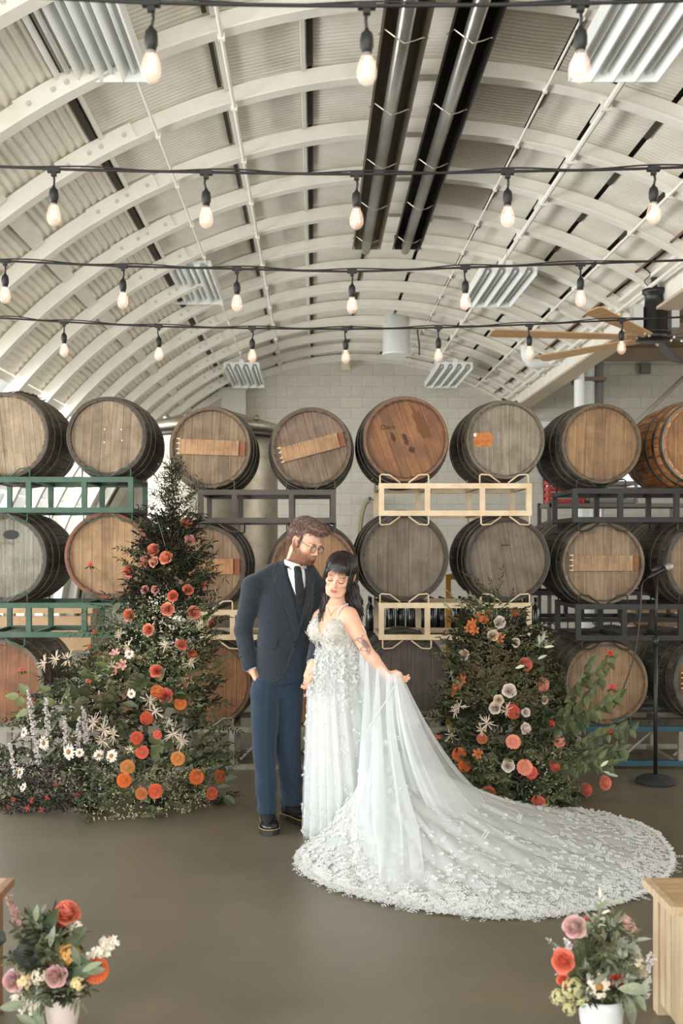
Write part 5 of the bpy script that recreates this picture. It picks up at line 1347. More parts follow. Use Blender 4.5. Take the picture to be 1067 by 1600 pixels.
def daisy_mesh(n=15, seed=0, wd=.15):
    b = MB(); rd = random.Random(seed)
    for k in range(n):
        a = 2*pi*k/n+rd.uniform(-.08,.08); dr = rd.uniform(-.22,.06); L = rd.uniform(.88,1.04); c, s_ = cos(a), sin(a)
        pts = [(.18,-.05,0),(.18,.05,0),(.6,wd,.05+dr*.4),(.6,-wd,.05+dr*.4),(.92*L,wd*.7,dr),(.92*L,-wd*.7,dr),(L,0,dr-.02),(.6,0,.02+dr*.4)]
        vs = [(x*c-y*s_, x*s_+y*c, z) for x,y,z in pts]; b.add(vs, [(0,1,7),(1,2,7),(2,4,7),(4,6,7),(6,5,7),(5,3,7),(3,0,7)])
    me = b.mesh('daisy'); me.materials.append(M_petal); return me
DAI = [daisy_mesh(15,i) for i in range(3)]; DAIB = daisy_mesh(10, 9, .22)
cb = MB(); cb.lathe([(.30,.0),(.30,.08),(.22,.17),(.10,.21),(.01,.22)], 12); CEN = cb.mesh('flower_centre', True); CEN.materials.append(mat('yellow brown disc', (150,104,50), .8, bump=.5, bscale=6))
def spider_mesh(seed, n=22):
    b = MB(); rd = random.Random(seed)
    for k in range(n):
        th = rd.uniform(.15,1.75); ph = rd.uniform(0,6.28); d = Vector((sin(th)*cos(ph), sin(th)*sin(ph), cos(th))); L = rd.uniform(.6,1.1); bd = Vector((rd.uniform(-.3,.3), rd.uniform(-.3,.3), rd.uniform(-.35,.05)))
        b.tube([d*.05, d*L*.5+bd*.2, d*L+bd*.6], [.028,.045,.030], 4)
    me = b.mesh('spider_bloom'); me.materials.append(M_petal); return me
SPI = [spider_mesh(i) for i in range(3)]
def balm_mesh(seed):
    b = MB(); rd = random.Random(seed)
    for k in range(34):
        th = rd.uniform(.3,1.9); ph = rd.uniform(0,6.28); d = Vector((sin(th)*cos(ph), sin(th)*sin(ph), cos(th))); L = rd.uniform(.6,1.1); s_ = d.orthogonal().normalized()*.10
        m_ = d*L*.55+Vector((0,0,.08)); b.add([d*.1-s_*.4, d*.1+s_*.4, m_+s_, m_-s_, d*L-Vector((0,0,.15))], [(0,1,2,3),(3,2,4)])
    b.lathe([(.02,-.2),(.2,-.1),(.22,.1),(.02,.25)], 8)
    me = b.mesh('bee_balm'); me.materials.append(M_petal); return me
BAL = [balm_mesh(i) for i in range(2)]
def lily_mesh(seed):
    b = MB(); rd = random.Random(seed)
    for k in range(6):
        a = 2*pi*k/6+.1*(k % 2); petal_grid(b, a, .06, 1.0, -.4, .35 if k % 2 else .5, .42, .6, 4, .22, rd.random())
    for k in range(4): a = rd.uniform(0,6.28); b.tube([(0,0,-.3),(.12*cos(a),.12*sin(a),.2),(.28*cos(a),.28*sin(a),.45)], .02, 3)
    me = b.mesh('lily', True); me.materials.append(M_petal); return me
LIL = [lily_mesh(i) for i in range(2)]
def cluster_mesh(seed, n=60, fl=.22, dome=.8, name='flower_cluster'):
    b = MB(); rd = random.Random(seed)
    for k in range(n):
        th = math.acos(1-rd.random()*dome*1.2); ph = rd.uniform(0,6.28); d = Vector((sin(th)*cos(ph), sin(th)*sin(ph), cos(th))); p = d*rd.uniform(.78,1); t = d.orthogonal().normalized(); t.rotate(Matrix.Rotation(rd.uniform(0,6),3,d)); u_ = d.cross(t)
        for q in range(5):
            e = t*cos(q*1.257)+u_*sin(q*1.257); g = d.cross(e); b.add([p, p+e*fl*.6+g*fl*.3+d*.03, p+e*fl+d*.02, p+e*fl*.6-g*fl*.3+d*.03], [(0,1,2,3)])
    me = b.mesh(name); me.materials.append(M_petal); return me
CLU = [cluster_mesh(i) for i in range(2)]
def soft(c): return tuple(min(255,int((v*.78+g*.22)*1.05)) for v, g in zip(c, (180,160,140)))
def put(name, me, parent, p, r, d, col, label=None, sub=None):
    col = soft(col)
    M = Matrix.Translation(p) @ frame(d) @ Matrix.Diagonal((r,r,r,1)); o = obj(name, me, None, parent, mw=M, col=col)
    if label: o['label'] = label
    return o
def rose(parent, p, r, d, col, split=False, label=None):
    if not split: return put('rose', fr_.choice(ROSE), parent, p, r, d, col, label)
    o = put('rose', CORE, parent, p, r, d, col, label)
    for me in ROSEP: obj('petal', me, None, o, col=tuple(min(255,int(c*fr_.uniform(.93,1.04))) for c in soft(col)))
    return o
def daisy(parent, p, r, d, col=(238,236,226), big=False):
    o = put('daisy', DAIB if big else fr_.choice(DAI), parent, p, r, d, col); obj('flower_centre', CEN, None, o); return o
def bigleaf_mesh(shape=0, seed=0):
    rd = random.Random(seed); b = MB(); G = []
    for i in range(9):
        t = i/8; w_ = (.30*sin(pi*t**.75)**.9 if shape == 0 else .16*sin(pi*t)**.8)*(1) + .004
        if shape == 2: w_ = .26*sin(pi*t**.7)*(1 if i % 2 else .82)+.004
        z = -.18*t*t+.02*sin(t*9+seed); G.append([(t, w_*s_, z+.10*abs(s_)*w_/.3+.01*sin(t*20+s_*3)) for s_ in (-1,-.5,0,.5,1)])
    b.grid(G); me = b.mesh('leaf', True); me.materials.append(M_leaf1); return me
BL_ = [bigleaf_mesh(0,0), bigleaf_mesh(0,1), bigleaf_mesh(2,2)]; SL_ = [bigleaf_mesh(1,3), bigleaf_mesh(1,4)]
def big_leaf(parent, p, d, n, L, col, thin=False):
    d = Vector(d).normalized(); n = Vector(n); y = n.cross(d).normalized(); z = d.cross(y); M = Matrix((d, y, z)).transposed().to_4x4()
    v = fr_.uniform(.8,1.12); col = tuple(min(255,int(c*v)) for c in col)
    return obj('leaf', fr_.choice(SL_ if thin else BL_), None, parent, mw=Matrix.Translation(p) @ M @ Matrix.Diagonal((L,L*fr_.uniform(.85,1.15),L,1)), col=col)
CORAL = (248,158,128); RED = (238,124,98); ORA = (226,128,66); PALE = (246,186,160); PINK = (238,180,168); WHT = (250,247,238); CRM = (246,238,216); LIL_ = (222,184,186)
GR = (84,90,62); GRD = (46,50,36); DRK = (44,35,31); OLV = (104,104,76); SIL = (150,154,134); PGR = (126,130,92); BUR = (54,39,35)
def interp_sil(sil, py):
    ys = [s[0] for s in sil]; return float(np.interp(py, ys, [s[1] for s in sil])), float(np.interp(py, ys, [s[2] for s in sil])), float(np.interp(py, ys, [s[3] for s in sil]))
def surf_pt(sil, DC, px, py, k=1.0):
    a, c, th = interp_sil(sil, py); m_, hw = (a+c)/2, max((c-a)/2, 3); q = min(1, abs(px-m_)/hw); dy = -th*sqrt(1-q*q)*k
    return P(px, py, DC+dy)
def outward(sil, DC, p, px, py):
    a, c, th = interp_sil(sil, py); hw = max((c-a)/2,3); return Vector(((px-(a+c)/2)/hw*.9, -1, .35))
# ------------------------------------------------------------ left tower
silL = [(728,264,276,.03),(770,250,296,.06),(820,240,300,.08),(870,222,316,.13),(920,205,318,.17),(970,180,325,.20),(1020,160,330,.24),(1060,110,332,.28),(1100,55,335,.33),(1150,20,345,.38),(1200,0,352,.42),(1250,-12,352,.44),(1283,-5,300,.42)]
DL = 6.42
fl_ = thing('flower_installation', 'tall left flower installation with coral roses, daisies and dark foliage on the floor', 'flowers', P(170,1270,6.35)*1.0)
fl_.location.z = 0; baseL = fl_.location.copy()
class Loc:   # children are placed in world space; parent sits at the base
    pass
def kidshift(parent, since):
    inv = Matrix.Translation(-parent.location)
    for o in list(COL.objects)[since:]:
        if o.parent is parent: o.matrix_basis = inv @ o.matrix_basis
n0 = len(COL.objects)
F = Fol()
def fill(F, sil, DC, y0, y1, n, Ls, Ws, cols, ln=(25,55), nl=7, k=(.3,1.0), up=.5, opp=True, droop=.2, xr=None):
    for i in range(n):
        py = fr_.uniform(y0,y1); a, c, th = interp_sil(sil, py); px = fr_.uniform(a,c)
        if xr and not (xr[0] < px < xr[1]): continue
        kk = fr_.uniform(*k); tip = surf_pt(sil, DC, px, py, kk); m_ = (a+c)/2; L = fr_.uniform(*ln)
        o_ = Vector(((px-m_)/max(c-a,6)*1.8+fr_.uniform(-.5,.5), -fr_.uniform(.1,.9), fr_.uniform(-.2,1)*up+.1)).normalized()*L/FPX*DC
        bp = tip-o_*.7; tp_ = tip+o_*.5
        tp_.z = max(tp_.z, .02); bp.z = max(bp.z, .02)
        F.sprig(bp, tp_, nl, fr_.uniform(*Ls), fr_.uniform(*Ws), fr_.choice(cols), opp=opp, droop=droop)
# core mass of darker leaves, then the mixed layers
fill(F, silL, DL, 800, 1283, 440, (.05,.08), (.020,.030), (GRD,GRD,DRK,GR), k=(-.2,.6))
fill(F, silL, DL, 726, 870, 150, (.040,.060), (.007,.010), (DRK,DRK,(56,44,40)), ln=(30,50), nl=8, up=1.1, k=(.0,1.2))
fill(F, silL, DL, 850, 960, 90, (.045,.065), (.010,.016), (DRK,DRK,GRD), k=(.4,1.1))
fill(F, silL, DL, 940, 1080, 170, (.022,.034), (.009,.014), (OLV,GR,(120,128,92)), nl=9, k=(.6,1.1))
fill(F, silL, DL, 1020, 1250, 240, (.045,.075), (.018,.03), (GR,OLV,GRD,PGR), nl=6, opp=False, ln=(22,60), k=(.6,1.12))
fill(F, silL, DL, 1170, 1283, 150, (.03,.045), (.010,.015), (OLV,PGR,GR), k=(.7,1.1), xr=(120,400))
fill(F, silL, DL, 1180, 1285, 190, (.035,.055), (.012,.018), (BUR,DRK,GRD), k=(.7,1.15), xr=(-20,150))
for a, c, n_, cc in ((P(275,800,6.4),P(268,728,6.4),14,DRK),(P(280,810,6.4),P(262,745,6.35),14,DRK),(P(285,830,6.35),P(298,752,6.35),12,DRK),(P(300,870,6.3),P(352,905,6.2),9,DRK),(P(310,890,6.3),P(345,882,6.2),8,DRK),
                 (P(200,960,6.3),P(128,955,6.25),10,GRD),(P(200,985,6.3),P(108,990,6.2),10,GRD),(P(260,860,6.3),P(236,780,6.3),12,DRK),(P(285,790,6.35),P(310,745,6.3),12,DRK)):
    F.sprig(a, c, n_, .055, .010, cc, r=.002)
for k in range(46):
    py = fr_.uniform(780,1250); a, c, th = interp_sil(silL, py); sd = fr_.choice((-1,1)); px = c-4 if sd > 0 else a+4
    p_ = P(px, py, 6.3); e_ = p_+Vector((sd*fr_.uniform(.05,.16), -.05, fr_.uniform(-.03,.12))); e_.z = max(e_.z,.03); F.sprig(p_, e_, 7, .05, .013, fr_.choice((DRK,GRD,GR)), r=.0016)
# tiny white filler florets
def florets(F, sil, DC, y0, y1, n, col, xr=None, s=.006, k=(.9,1.12)):
    for i in range(n):
        py = fr_.uniform(y0,y1); a, c, th = interp_sil(sil, py); px = fr_.uniform(a,c)
        if xr and not (xr[0] < px < xr[1]): continue
        p = surf_pt(sil, DC, px, py, fr_.uniform(*k)); p.z = max(p.z,.012)
        for q in range(3): F.leaf(p+rv(.006), rv(1), Vector((0,-1,.5))+rv(.5), s*1.6, s, col, .1)
florets(F, silL, DL, 930, 1080, 500, (190,190,150)); florets(F, silL, DL, 1060, 1240, 650, (206,196,184), xr=(20,170)); florets(F, silL, DL, 1200, 1285, 500, (190,186,140), xr=(130,330))
def spike(F, a, b, n, col, w_=.016, s=.007):
    a, b = Vector(a), Vector(b); F.st.tube([a, (a+b)/2+rv(.01), b], .0018, 3)
    for i in range(n):
        t = i/n; c = a.lerp(b, t)+rv(w_*(1.1-.7*t))
        for q in range(3): F.leaf(c, rv(1), Vector((0,-1,.4))+rv(.4), s*1.7, s*1.1, col, .1)
for (x0,y0,x1,y1) in ((55,1150,44,1080),(75,1150,72,1090),(105,1180,100,1118),(120,1180,124,1120),(60,1190,50,1130),(25,1210,14,1160),(135,1160,130,1105)): spike(F, P(x0,y0,6.05), P(x1,y1,6.0), 60, (196,184,182))
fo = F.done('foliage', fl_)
def row(fn): pass
def FL(sil, DC, px, py, k=1.08): p = surf_pt(sil, DC, px, py, k); return p, outward(sil, DC, p, px, py)+rv(.35)
def rr(px): return px/FPX*6.1
for x,y,r,c in ((292,817,11,CORAL),(239,859,12,CORAL),(259,871,13,CORAL),(202,892,12,RED),(225,877,11,PALE),(240,878,10,PALE),(297,844,10,PINK),(294,921,10,RED),(270,931,10,RED),(316,913,8,CORAL),(261,952,12,CORAL),(303,957,12,CORAL),(201,961,12,CORAL),(231,984,11,CORAL),(284,1007,10,RED),(244,1048,11,RED),(258,1087,13,RED),(226,921,8,PINK),(242,921,8,PINK),(331,974,8,CORAL),(301,1024,10,(200,96,60)),(321,1029,8,(170,80,52))):
    p, d = FL(silL, DL, x, y, 1.15); rose(fl_, p, rr(r), d, c)
for x,y,r,c in ((246,1081,11,ORA),(282,1099,10,ORA),(229,1122,10,(206,90,56)),(214,1153,10,(214,96,66)),(222,1175,10,(226,110,84)),(278,1185,11,(226,158,84)),(199,1199,11,(214,152,84)),(194,1219,11,(232,126,54)),(307,1214,12,(226,122,56)),(344,1213,10,(196,96,54)),(331,1240,10,(214,100,62)),(243,1236,11,(224,104,72)),(221,1240,9,(206,134,74)),(246,1148,7,RED)):
    p, d = FL(silL, DL, x, y, 1.15); put('dahlia', fr_.choice(DAH), fl_, p, rr(r), d, c)
for x,y,r in ((68,1161,12),(107,1175,13),(174,1181,11),(31,1207,10),(36,1230,8),(205,1084,8),(202,1022,9),(154,1180,9),(124,1176,8),(37,1144,9)):
    p, d = FL(silL, DL, x, y, 1.2); daisy(fl_, p, rr(r), d)
for x,y,r in ((70,1036,16),(88,1030,16),(106,1030,16),(120,1036,15),(146,1130,15),(162,1140,16),(178,1148,15),(160,1158,13),(233,1094,14),(242,1112,15),(270,1146,17),(284,1158,15),(297,1036,14),(258,1008,12),(188,992,12),(204,1172,10),(200,1010,12),(176,1040,12),(262,1130,12)):
    p, d = FL(silL, DL, x, y, 1.15); put('spider_bloom', fr_.choice(SPI), fl_, p, rr(r), d, CRM)
def balm(parent, p, r, base, col=RED, F=None):
    o = put('bee_balm', fr_.choice(BAL), parent, p, r, Vector((0,-.6,.8)), col); b = MB(); b.tube(catmull([p, (p+base)/2+Vector((.02,0,.03)), base], 5), .0022, 4); obj('stem', b, M_stem, o, mw=o.matrix_basis.inverted())
    for k in range(5): a = 2*pi*k/5; q = big_leaf(parent, p-Vector((0,0,.008)), (cos(a),sin(a),-.35), (0,0,1), .045, GR, True)
for x,y,tx,ty in ((141,882,187,943),(147,988,190,1020),(140,1011,180,1050),(139,1064,170,1100),(34,1046,62,1080)): balm(fl_, P(x,y,6.15), .024, P(tx,ty,6.25), (212,76,54))
for x,y in ((180,1022),(180,1049),(191,1039)):
    p, d = FL(silL, DL, x, y, 1.2); put('lily', fr_.choice(LIL), fl_, p, .036, d, PINK)
for x,y in ((22,1249),(43,1262),(66,1266),(75,1247),(120,1240),(15,1278),(50,1250),(88,1225)):
    p, d = FL(silL, DL, x, y, 1.15); p.z = max(p.z,.03); put('honeysuckle', fr_.choice(SPI), fl_, p, .026, d+Vector((0,0,-.5)), (222,86,64))
for k in range(95):
    y = fr_.choice((fr_.uniform(1035,1110), fr_.uniform(1040,1190))); a, c, th = interp_sil(silL, y); x = fr_.uniform(max(a,60),c-60) if k % 3 else fr_.uniform(70,240)
    p, d = FL(silL, DL, x, y, fr_.uniform(.85,1.1)); big_leaf(fl_, p, d*.5+Vector((fr_.uniform(-1,1),0,fr_.uniform(-.6,.8))), Vector((0,-.8,.8))+rv(.5), fr_.uniform(.07,.12), fr_.choice((GR,OLV,(126,134,90),GR)))
for x,y,dx,dz in ((188,942,-.9,-1),(340,1232,.9,.2),(350,1245,.8,-.5),(352,1222,1,.5),(40,1100,-1,.5),(30,1090,-1,.2),(44,1085,-.6,.8),(46,1110,-.8,-.3)):
    big_leaf(fl_, P(x,y,6.1), (dx,-.2,dz), (0,-1,.6), .085, GR if x > 100 else PGR)
kidshift(fl_, n0)
# ------------------------------------------------------------ right mound
silR = [(935,742,756,.05),(965,724,800,.12),(1000,716,832,.18),(1040,712,850,.24),(1090,700,862,.30),(1140,698,880,.34),(1190,712,896,.36),(1230,730,890,.36),(1262,745,880,.33),(1284,780,860,.26)]
DR = 6.50
fr2 = thing('flower_installation', 'right flower installation with cream roses and pink dahlias behind the train', 'flowers', (P(800,1262,6.5).x, 6.5, 0))
n0 = len(COL.objects); F = Fol()
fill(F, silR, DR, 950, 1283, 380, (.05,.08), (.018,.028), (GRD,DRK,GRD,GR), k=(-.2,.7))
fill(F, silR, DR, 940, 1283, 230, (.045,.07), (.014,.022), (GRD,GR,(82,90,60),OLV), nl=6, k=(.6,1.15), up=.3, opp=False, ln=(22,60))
for k in range(34):
    py = fr_.uniform(960,1260); a, c, th = interp_sil(silR, py); sd = fr_.choice((-1,1)); px = c-4 if sd > 0 else a+4
    p_ = P(px, py, 6.35); e_ = p_+Vector((sd*fr_.uniform(.06,.17), -.05, fr_.uniform(-.03,.13))); e_.z = max(e_.z,.05); F.sprig(p_, e_, 6, .055, .017, fr_.choice((GRD,GR,OLV)), r=.0016)
fill(F, silR, DR, 1000, 1090, 120, (.018,.028), (.008,.012), (OLV,(110,92,66)), nl=10, k=(.8,1.1))
fill(F, silR, DR, 1180, 1283, 130, (.035,.05), (.012,.02), (OLV,GR,PGR), k=(.8,1.15))
for a, c in (((760,960),(700,925)),((760,955),(728,925)),((765,960),(745,915)),((770,950),(765,905)),((770,950),(785,890)),((775,945),(722,895)),((770,960),(800,925)),((730,1040),(698,1020)),((735,1075),(702,1050)),((830,1010),(862,1005)),((840,1020),(848,985)),((840,1245),(835,1290)),((855,1240),(862,1292)),((715,960),(690,938))):
    F.sprig(P(a[0],a[1],6.3), P(c[0],c[1],6.2), 9, .05, .011, SIL if c[0] in (700,702,862,848,728,690) else GRD, r=.0018)
florets(F, silR, DR, 1000, 1100, 300, (150,134,100)); florets(F, silR, DR, 1170, 1250, 260, (206,206,180), xr=(820,880))
# long leafy branches arching right
for a, m_, c in (((862,1180),(890,1100),(920,1040)),((870,1170),(905,1105),(940,1060)),((868,1190),(930,1150),(985,1140)),((865,1200),(920,1180),(975,1170)),((850,1215),(900,1195),(955,1195)),((872,1160),(895,1085),(950,1035)),((880,1150),(930,1110),(962,1090)),((850,1230),(890,1200),(935,1185))):
    path = catmull([P(a[0],a[1],6.35), P(m_[0],m_[1],6.25), P(c[0],c[1],6.2)], 6); F.st.tube(path, .003, 4)
    for i in range(1, len(path)):
        for g in (1,-1):
            dd = (path[i]-path[i-1]).normalized(); big_leaf(fr2, path[i], dd*.6+Vector((.3*g,-.2,.8*g))+rv(.3), Vector((0,-1,.5))+rv(.4), fr_.uniform(.05,.085), fr_.choice(((110,114,78),(96,104,66),(84,94,60),GR)))
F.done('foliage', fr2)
for x,y,r,c in ((781,972,11,WHT),(770,992,10,CRM),(724,1023,10,CRM),(796,1079,12,WHT),(773,1106,11,WHT),(822,1113,8,WHT),(821,1138,10,WHT),(794,1196,11,WHT),(851,1093,8,CRM),(779,1094,9,CRM),(806,1004,8,CRM)):
    p, d = FL(silR, DR, x, y, 1.15); rose(fr2, p, rr(r)*1.03, d, c)
DP = (244,172,148)
for x,y,r,c in ((806,959,10,(224,112,84)),(821,1038,11,(214,110,92)),(848,1069,12,DP),(801,1112,11,(200,84,66)),(802,1159,11,DP),(873,1158,11,DP),(820,1199,12,DP),(830,1207,10,(220,100,84)),(866,1197,10,(214,96,74)),(717,1179,11,(226,128,74)),(726,1196,10,(232,124,58)),(763,1239,11,(226,118,72)),(841,1254,11,(224,116,92)),(916,1256,11,(220,112,98)),(945,1223,12,(232,140,116)),(753,1154,8,(190,110,80))):
    p, d = FL(silR, DR, x, y, 1.15); p.z = max(p.z,.06); put('dahlia', fr_.choice(DAH), fr2, p, rr(r)*1.03, d, c)
for x,y in ((748,965),(757,968),(734,982),(742,984),(716,1070),(708,1081),(722,1062),(747,1178),(779,997),(684,1156),(738,975)):
    p, d = FL(silR, DR, x, y, 1.15); put('lily', fr_.choice(LIL), fr2, p, .036, d, (222,124,70))
for x,y,r in ((718,1104,15),(761,1130,16),(705,1149,16),(791,1109,13),(712,1112,13),(752,1140,12)):
    p, d = FL(silR, DR, x, y, 1.18); put('spider_bloom', fr_.choice(SPI), fr2, p, rr(r), d, CRM)
for x,y,tx,ty in ((953,1021,868,1130),(956,1074,900,1150),(953,1143,890,1180),(862,1130,850,1170)): balm(fr2, P(x,y,6.15), .032, P(tx,ty,6.3), (206,50,50))
for k in range(45):
    y = fr_.uniform(1000,1270); a, c, th = interp_sil(silR, y); x = fr_.uniform(a+8,c-5); p, d = FL(silR, DR, x, y, fr_.uniform(.85,1.05)); p.z = max(p.z,.05)
    big_leaf(fr2, p, d*.5+Vector((fr_.uniform(-1,1),0,fr_.uniform(-.6,.8))), Vector((0,-.8,.8))+rv(.5), fr_.uniform(.06,.10), fr_.choice((GR,GRD,(80,92,60))), k % 2 == 0)
for x,y,dx,dz in ((843,1008,-.1,1),(840,1030,.9,.5),(846,1003,.3,1),(850,1012,.8,.2),(942,1205,.8,-.3),(938,1198,.9,.8),(950,1210,1,-.1),(820,1040,-1,-.2)):
    big_leaf(fr2, P(x,y,6.1), (dx,-.2,dz), (0,-1,.6), .06, (206,212,192), True)
kidshift(fr2, n0)
# ------------------------------------------------------------ vases in the foreground
M_vase = mat('white ceramic', (198,200,196), .35); M_pink = mat('blush ceramic', (196,182,172), .4)
def vase(px, D, r, m, label):
    c = P(px, 0, D); t = thing('flower_vase', label, 'vase', (c.x, D, 0)); b = MB(); h = .2
    b.lathe([(.045*r,0),(.05*r,.004),(.045*r,.012),(.052*r,.03),(.085*r,.07),(.105*r,.12),(.112*r,.17),(.112*r,h),(.106*r,h),(.105*r,.17),(.09*r,.10),(.02,.06)], 32); obj('bowl', b, m, t, True); return t
def vase_leaves(t, F, cx, cy, D, n, rad, cols, L=(.04,.07), W=(.012,.022)):
    for i in range(n):
        a = fr_.uniform(0,6.28); e = fr_.uniform(-.3,1.4); o_ = Vector((cos(a)*cos(e), sin(a)*cos(e), sin(e)*1.1)); c = P(cx,cy,D)+Vector((0,0,.0)); 
        F.sprig(c+o_*rad*.3, c+o_*rad*fr_.uniform(.8,1.15), 6, fr_.uniform(*L), fr_.uniform(*W), fr_.choice(cols))
# right vase
DV = 3.2; vR = vase(939, DV, .62, M_vase, 'white ceramic vase of pastel roses on the floor beside the right bench')
n0 = len(COL.objects); F = Fol()
vase_leaves(vR, F, 938, 1535, DV, 60, .10, (GR,OLV,GRD,SIL)); vase_leaves(vR, F, 945, 1490, DV, 46, .09, (GR,SIL,OLV))
def V(px, py, dy=0): return P(px, py, DV+dy)
def vs(px): return px/FPX*DV
for a, c, n_ in (((905,1520),(885,1470),50),((915,1510),(912,1452),60),((925,1505),(920,1478),50),((960,1500),(992,1470),40),((1000,1540),(1020,1490),40),((880,1540),(866,1478),24),((1000,1560),(1012,1530),30)): spike(F, V(*a), V(*c), n_, (206,196,194), .016, .0065)
F.sprig(V(945,1520), V(940,1418), 7, .05, .018, (206,208,190)); F.sprig(V(950,1500), V(938,1405), 5, .05, .012, (206,208,190)); F.sprig(V(880,1500), V(858,1470), 5, .02, .012, SIL)
F.done('foliage', vR)
for x,y,r,c,dy,d in ((897,1448,20,(226,196,196),-.02,(-.4,-.6,.6)),(977,1446,18,(234,198,188),0,(.1,-.25,1)),(879,1502,19,(240,120,92),-.06,(-.3,-1,.3)),(968,1530,17,(232,84,60),-.05,(.2,-1,.3)),(880,1532,11,(238,110,84),-.04,(-.3,-1,0)),(922,1455,10,(226,190,186),.02,(0,-.5,1)),(918,1436,8,(226,150,132),.04,(0,-.3,1))):
    rose(vR, V(x,y,dy), vs(r), Vector(d), c, True)
put('cream_scabious', DAH[0], vR, V(955,1488,-.03), vs(13), Vector((0,-1,.4)), (238,222,176))
daisy(vR, V(936,1542,-.09), vs(20), Vector((0,-1,.25)), (238,232,210), True)
for x,y,r,c,dy in ((990,1502,16,(236,226,200),-.02),(894,1545,18,(196,202,140),-.06),(872,1558,13,(206,210,150),-.03),(908,1560,14,(190,198,136),-.06),(890,1575,12,(196,200,140),-.05),(1002,1520,11,(196,186,140),0)):
    put('flower_cluster', fr_.choice(CLU), vR, V(x,y,dy), vs(r), Vector((fr_.uniform(-.3,.3),-1,.5)), c)
for x,y,dx,dz,L in ((965,1545,1,.1,.13),(990,1545,.6,-1,.10),(975,1550,.3,-1,.14),(985,1560,.1,-1,.10),(950,1520,-.6,-.3,.08),(1000,1550,.5,1,.07),(935,1415,.7,.4,.05),(940,1425,-.5,.8,.06),(955,1410,.9,.1,.05),(945,1450,-.1,-1,.07)):
    big_leaf(vR, V(x,y,-.1 if y > 1500 else 0), (dx,-.25,dz), (0,-1,.6), L*.75, (152,156,134), True)
for k in range(22):
    a = fr_.uniform(0,6.28); big_leaf(vR, V(940+28*cos(a),1520+30*sin(a),-.02), (cos(a),-.4,-sin(a)+.3), (0,-1,.5), fr_.uniform(.05,.08), fr_.choice((GR,GRD,OLV)))
kidshift(vR, n0)
# left vase
DV = 3.25; vL = vase(98, DV, .50, M_pink, 'blush ceramic vase of coral and lilac flowers at the bottom left')
n0 = len(COL.objects); F = Fol()
vase_leaves(vL, F, 85, 1535, DV, 60, .10, (GR,GRD,OLV,SIL)); vase_leaves(vL, F, 70, 1490, DV, 44, .10, (GRD,GR,OLV))
for a, c, n_ in (((60,1520),(12,1400),90),((52,1500),(20,1420),60),((70,1510),(50,1450),40)): spike(F, V(*a), V(*c), n_, (150,116,104), .014, .007)
for a, c, n_ in (((140,1505),(180,1468),70),((100,1470),(122,1440),26),((40,1570),(22,1558),26),((55,1580),(66,1560),30)): spike(F, V(*a), V(*c), n_, (232,226,206), .018, .009)
F.done('foliage', vL)
for x,y,r,c,dy,d in ((104,1426,24,(240,128,104),0,(.2,-.35,1)),(91,1447,12,(232,104,84),0,(0,-.6,.5)),(87,1525,18,(226,184,178),-.08,(.1,-1,.3)),(20,1533,18,(222,184,188),-.05,(-.2,-1,.3))):
    rose(vL, V(x,y,dy), vs(r), Vector(d), c, True)
for x,y,r,c,dy in ((88,1506,17,(214,120,66),-.03),(150,1516,19,(220,112,62),-.02)): put('dahlia', DAH[1], vL, V(x,y,dy), vs(r), Vector((.2,-1,.4)), c)
for x,y,r,c,dy in ((108,1490,17,(226,176,92),-.04),(97,1484,12,(226,180,100),-.02),(40,1533,14,(236,218,168),-.07),(122,1537,12,(236,222,160),-.09),(61,1526,13,(238,234,214),-.09),(166,1473,12,(238,234,220),0),(30,1560,12,(226,230,210),-.04)):
    put('flower_cluster', fr_.choice(CLU), vL, V(x,y,dy), vs(r), Vector((0,-1,.4)), c)
for x,y,dx,dz,L in ((56,1440,.1,1,.07),(60,1430,.5,.8,.06),(125,1510,-.3,1,.09),(128,1518,.8,.5,.09),(135,1520,.9,.3,.08),(78,1480,.2,1,.09),(40,1570,-1,.0,.10),(50,1575,.5,-.7,.10),(60,1575,.2,-1,.10),(25,1585,.9,-.3,.10),(64,1560,-.1,-1,.08),(0,1480,-.5,.3,.1),(70,1465,.9,.3,.06)):
    big_leaf(vL, V(x,y,-.08), (dx,-.25,dz), (0,-1,.6), L*.8, (134,140,118), True)
for x,y,dx,dz,L,c in ((30,1475,.6,-1,.09,GRD),(10,1470,-1,.4,.10,GRD),(75,1450,.4,.8,.08,(84,96,64)),(100,1480,.8,.5,.09,GR),(115,1465,.6,.6,.06,GR),(95,1462,-.7,.6,.06,GRD),(110,1520,1,.4,.10,(96,110,80))): big_leaf(vL, V(x,y,-.04), (dx,-.3,dz), (0,-1,.5), L, c)
kidshift(vL, n0)
# ================================================================== microphone, benches, tank, clutter
M_black = mat('black powder coat', (26,26,26), .45)
mb_ = P(1024,1219,6.95); t = thing('microphone_stand', 'black straight microphone stand on a round base, right of the right flowers', 'stand', (mb_.x, 6.95, 0))
b = MB(); b.lathe([(.132,0),(.134,.012),(.125,.030),(.09,.048),(.03,.056),(.014,.060)], 32); obj('base', b, mat('cast iron base', (34,34,34), .8, bump=.3, bscale=80), t, True)
top = 1.60-(893-855)/FPX*6.95; b = MB(); b.tube([(0,0,.05),(0,0,.95)], .0135, 12); obj('lower_tube', b, M_black, t, True)
b = MB(); b.tube([(0,0,.93),(0,0,.99)], .019, 12); obj('clutch', b, M_black, t, True)
b = MB(); b.tube([(0,0,.95),(.01,0,top-.02)], .009, 10); obj('upper_tube', b, M_black, t, True)
b = MB(); b.tube([(.01,0,top-.03),(.02,0,top+.012)], .014, 10); b.tube([(-.02,0,top+.0),(.035,0,top+.035)], .019, 12); obj('microphone_clip', b, M_black, t, True)
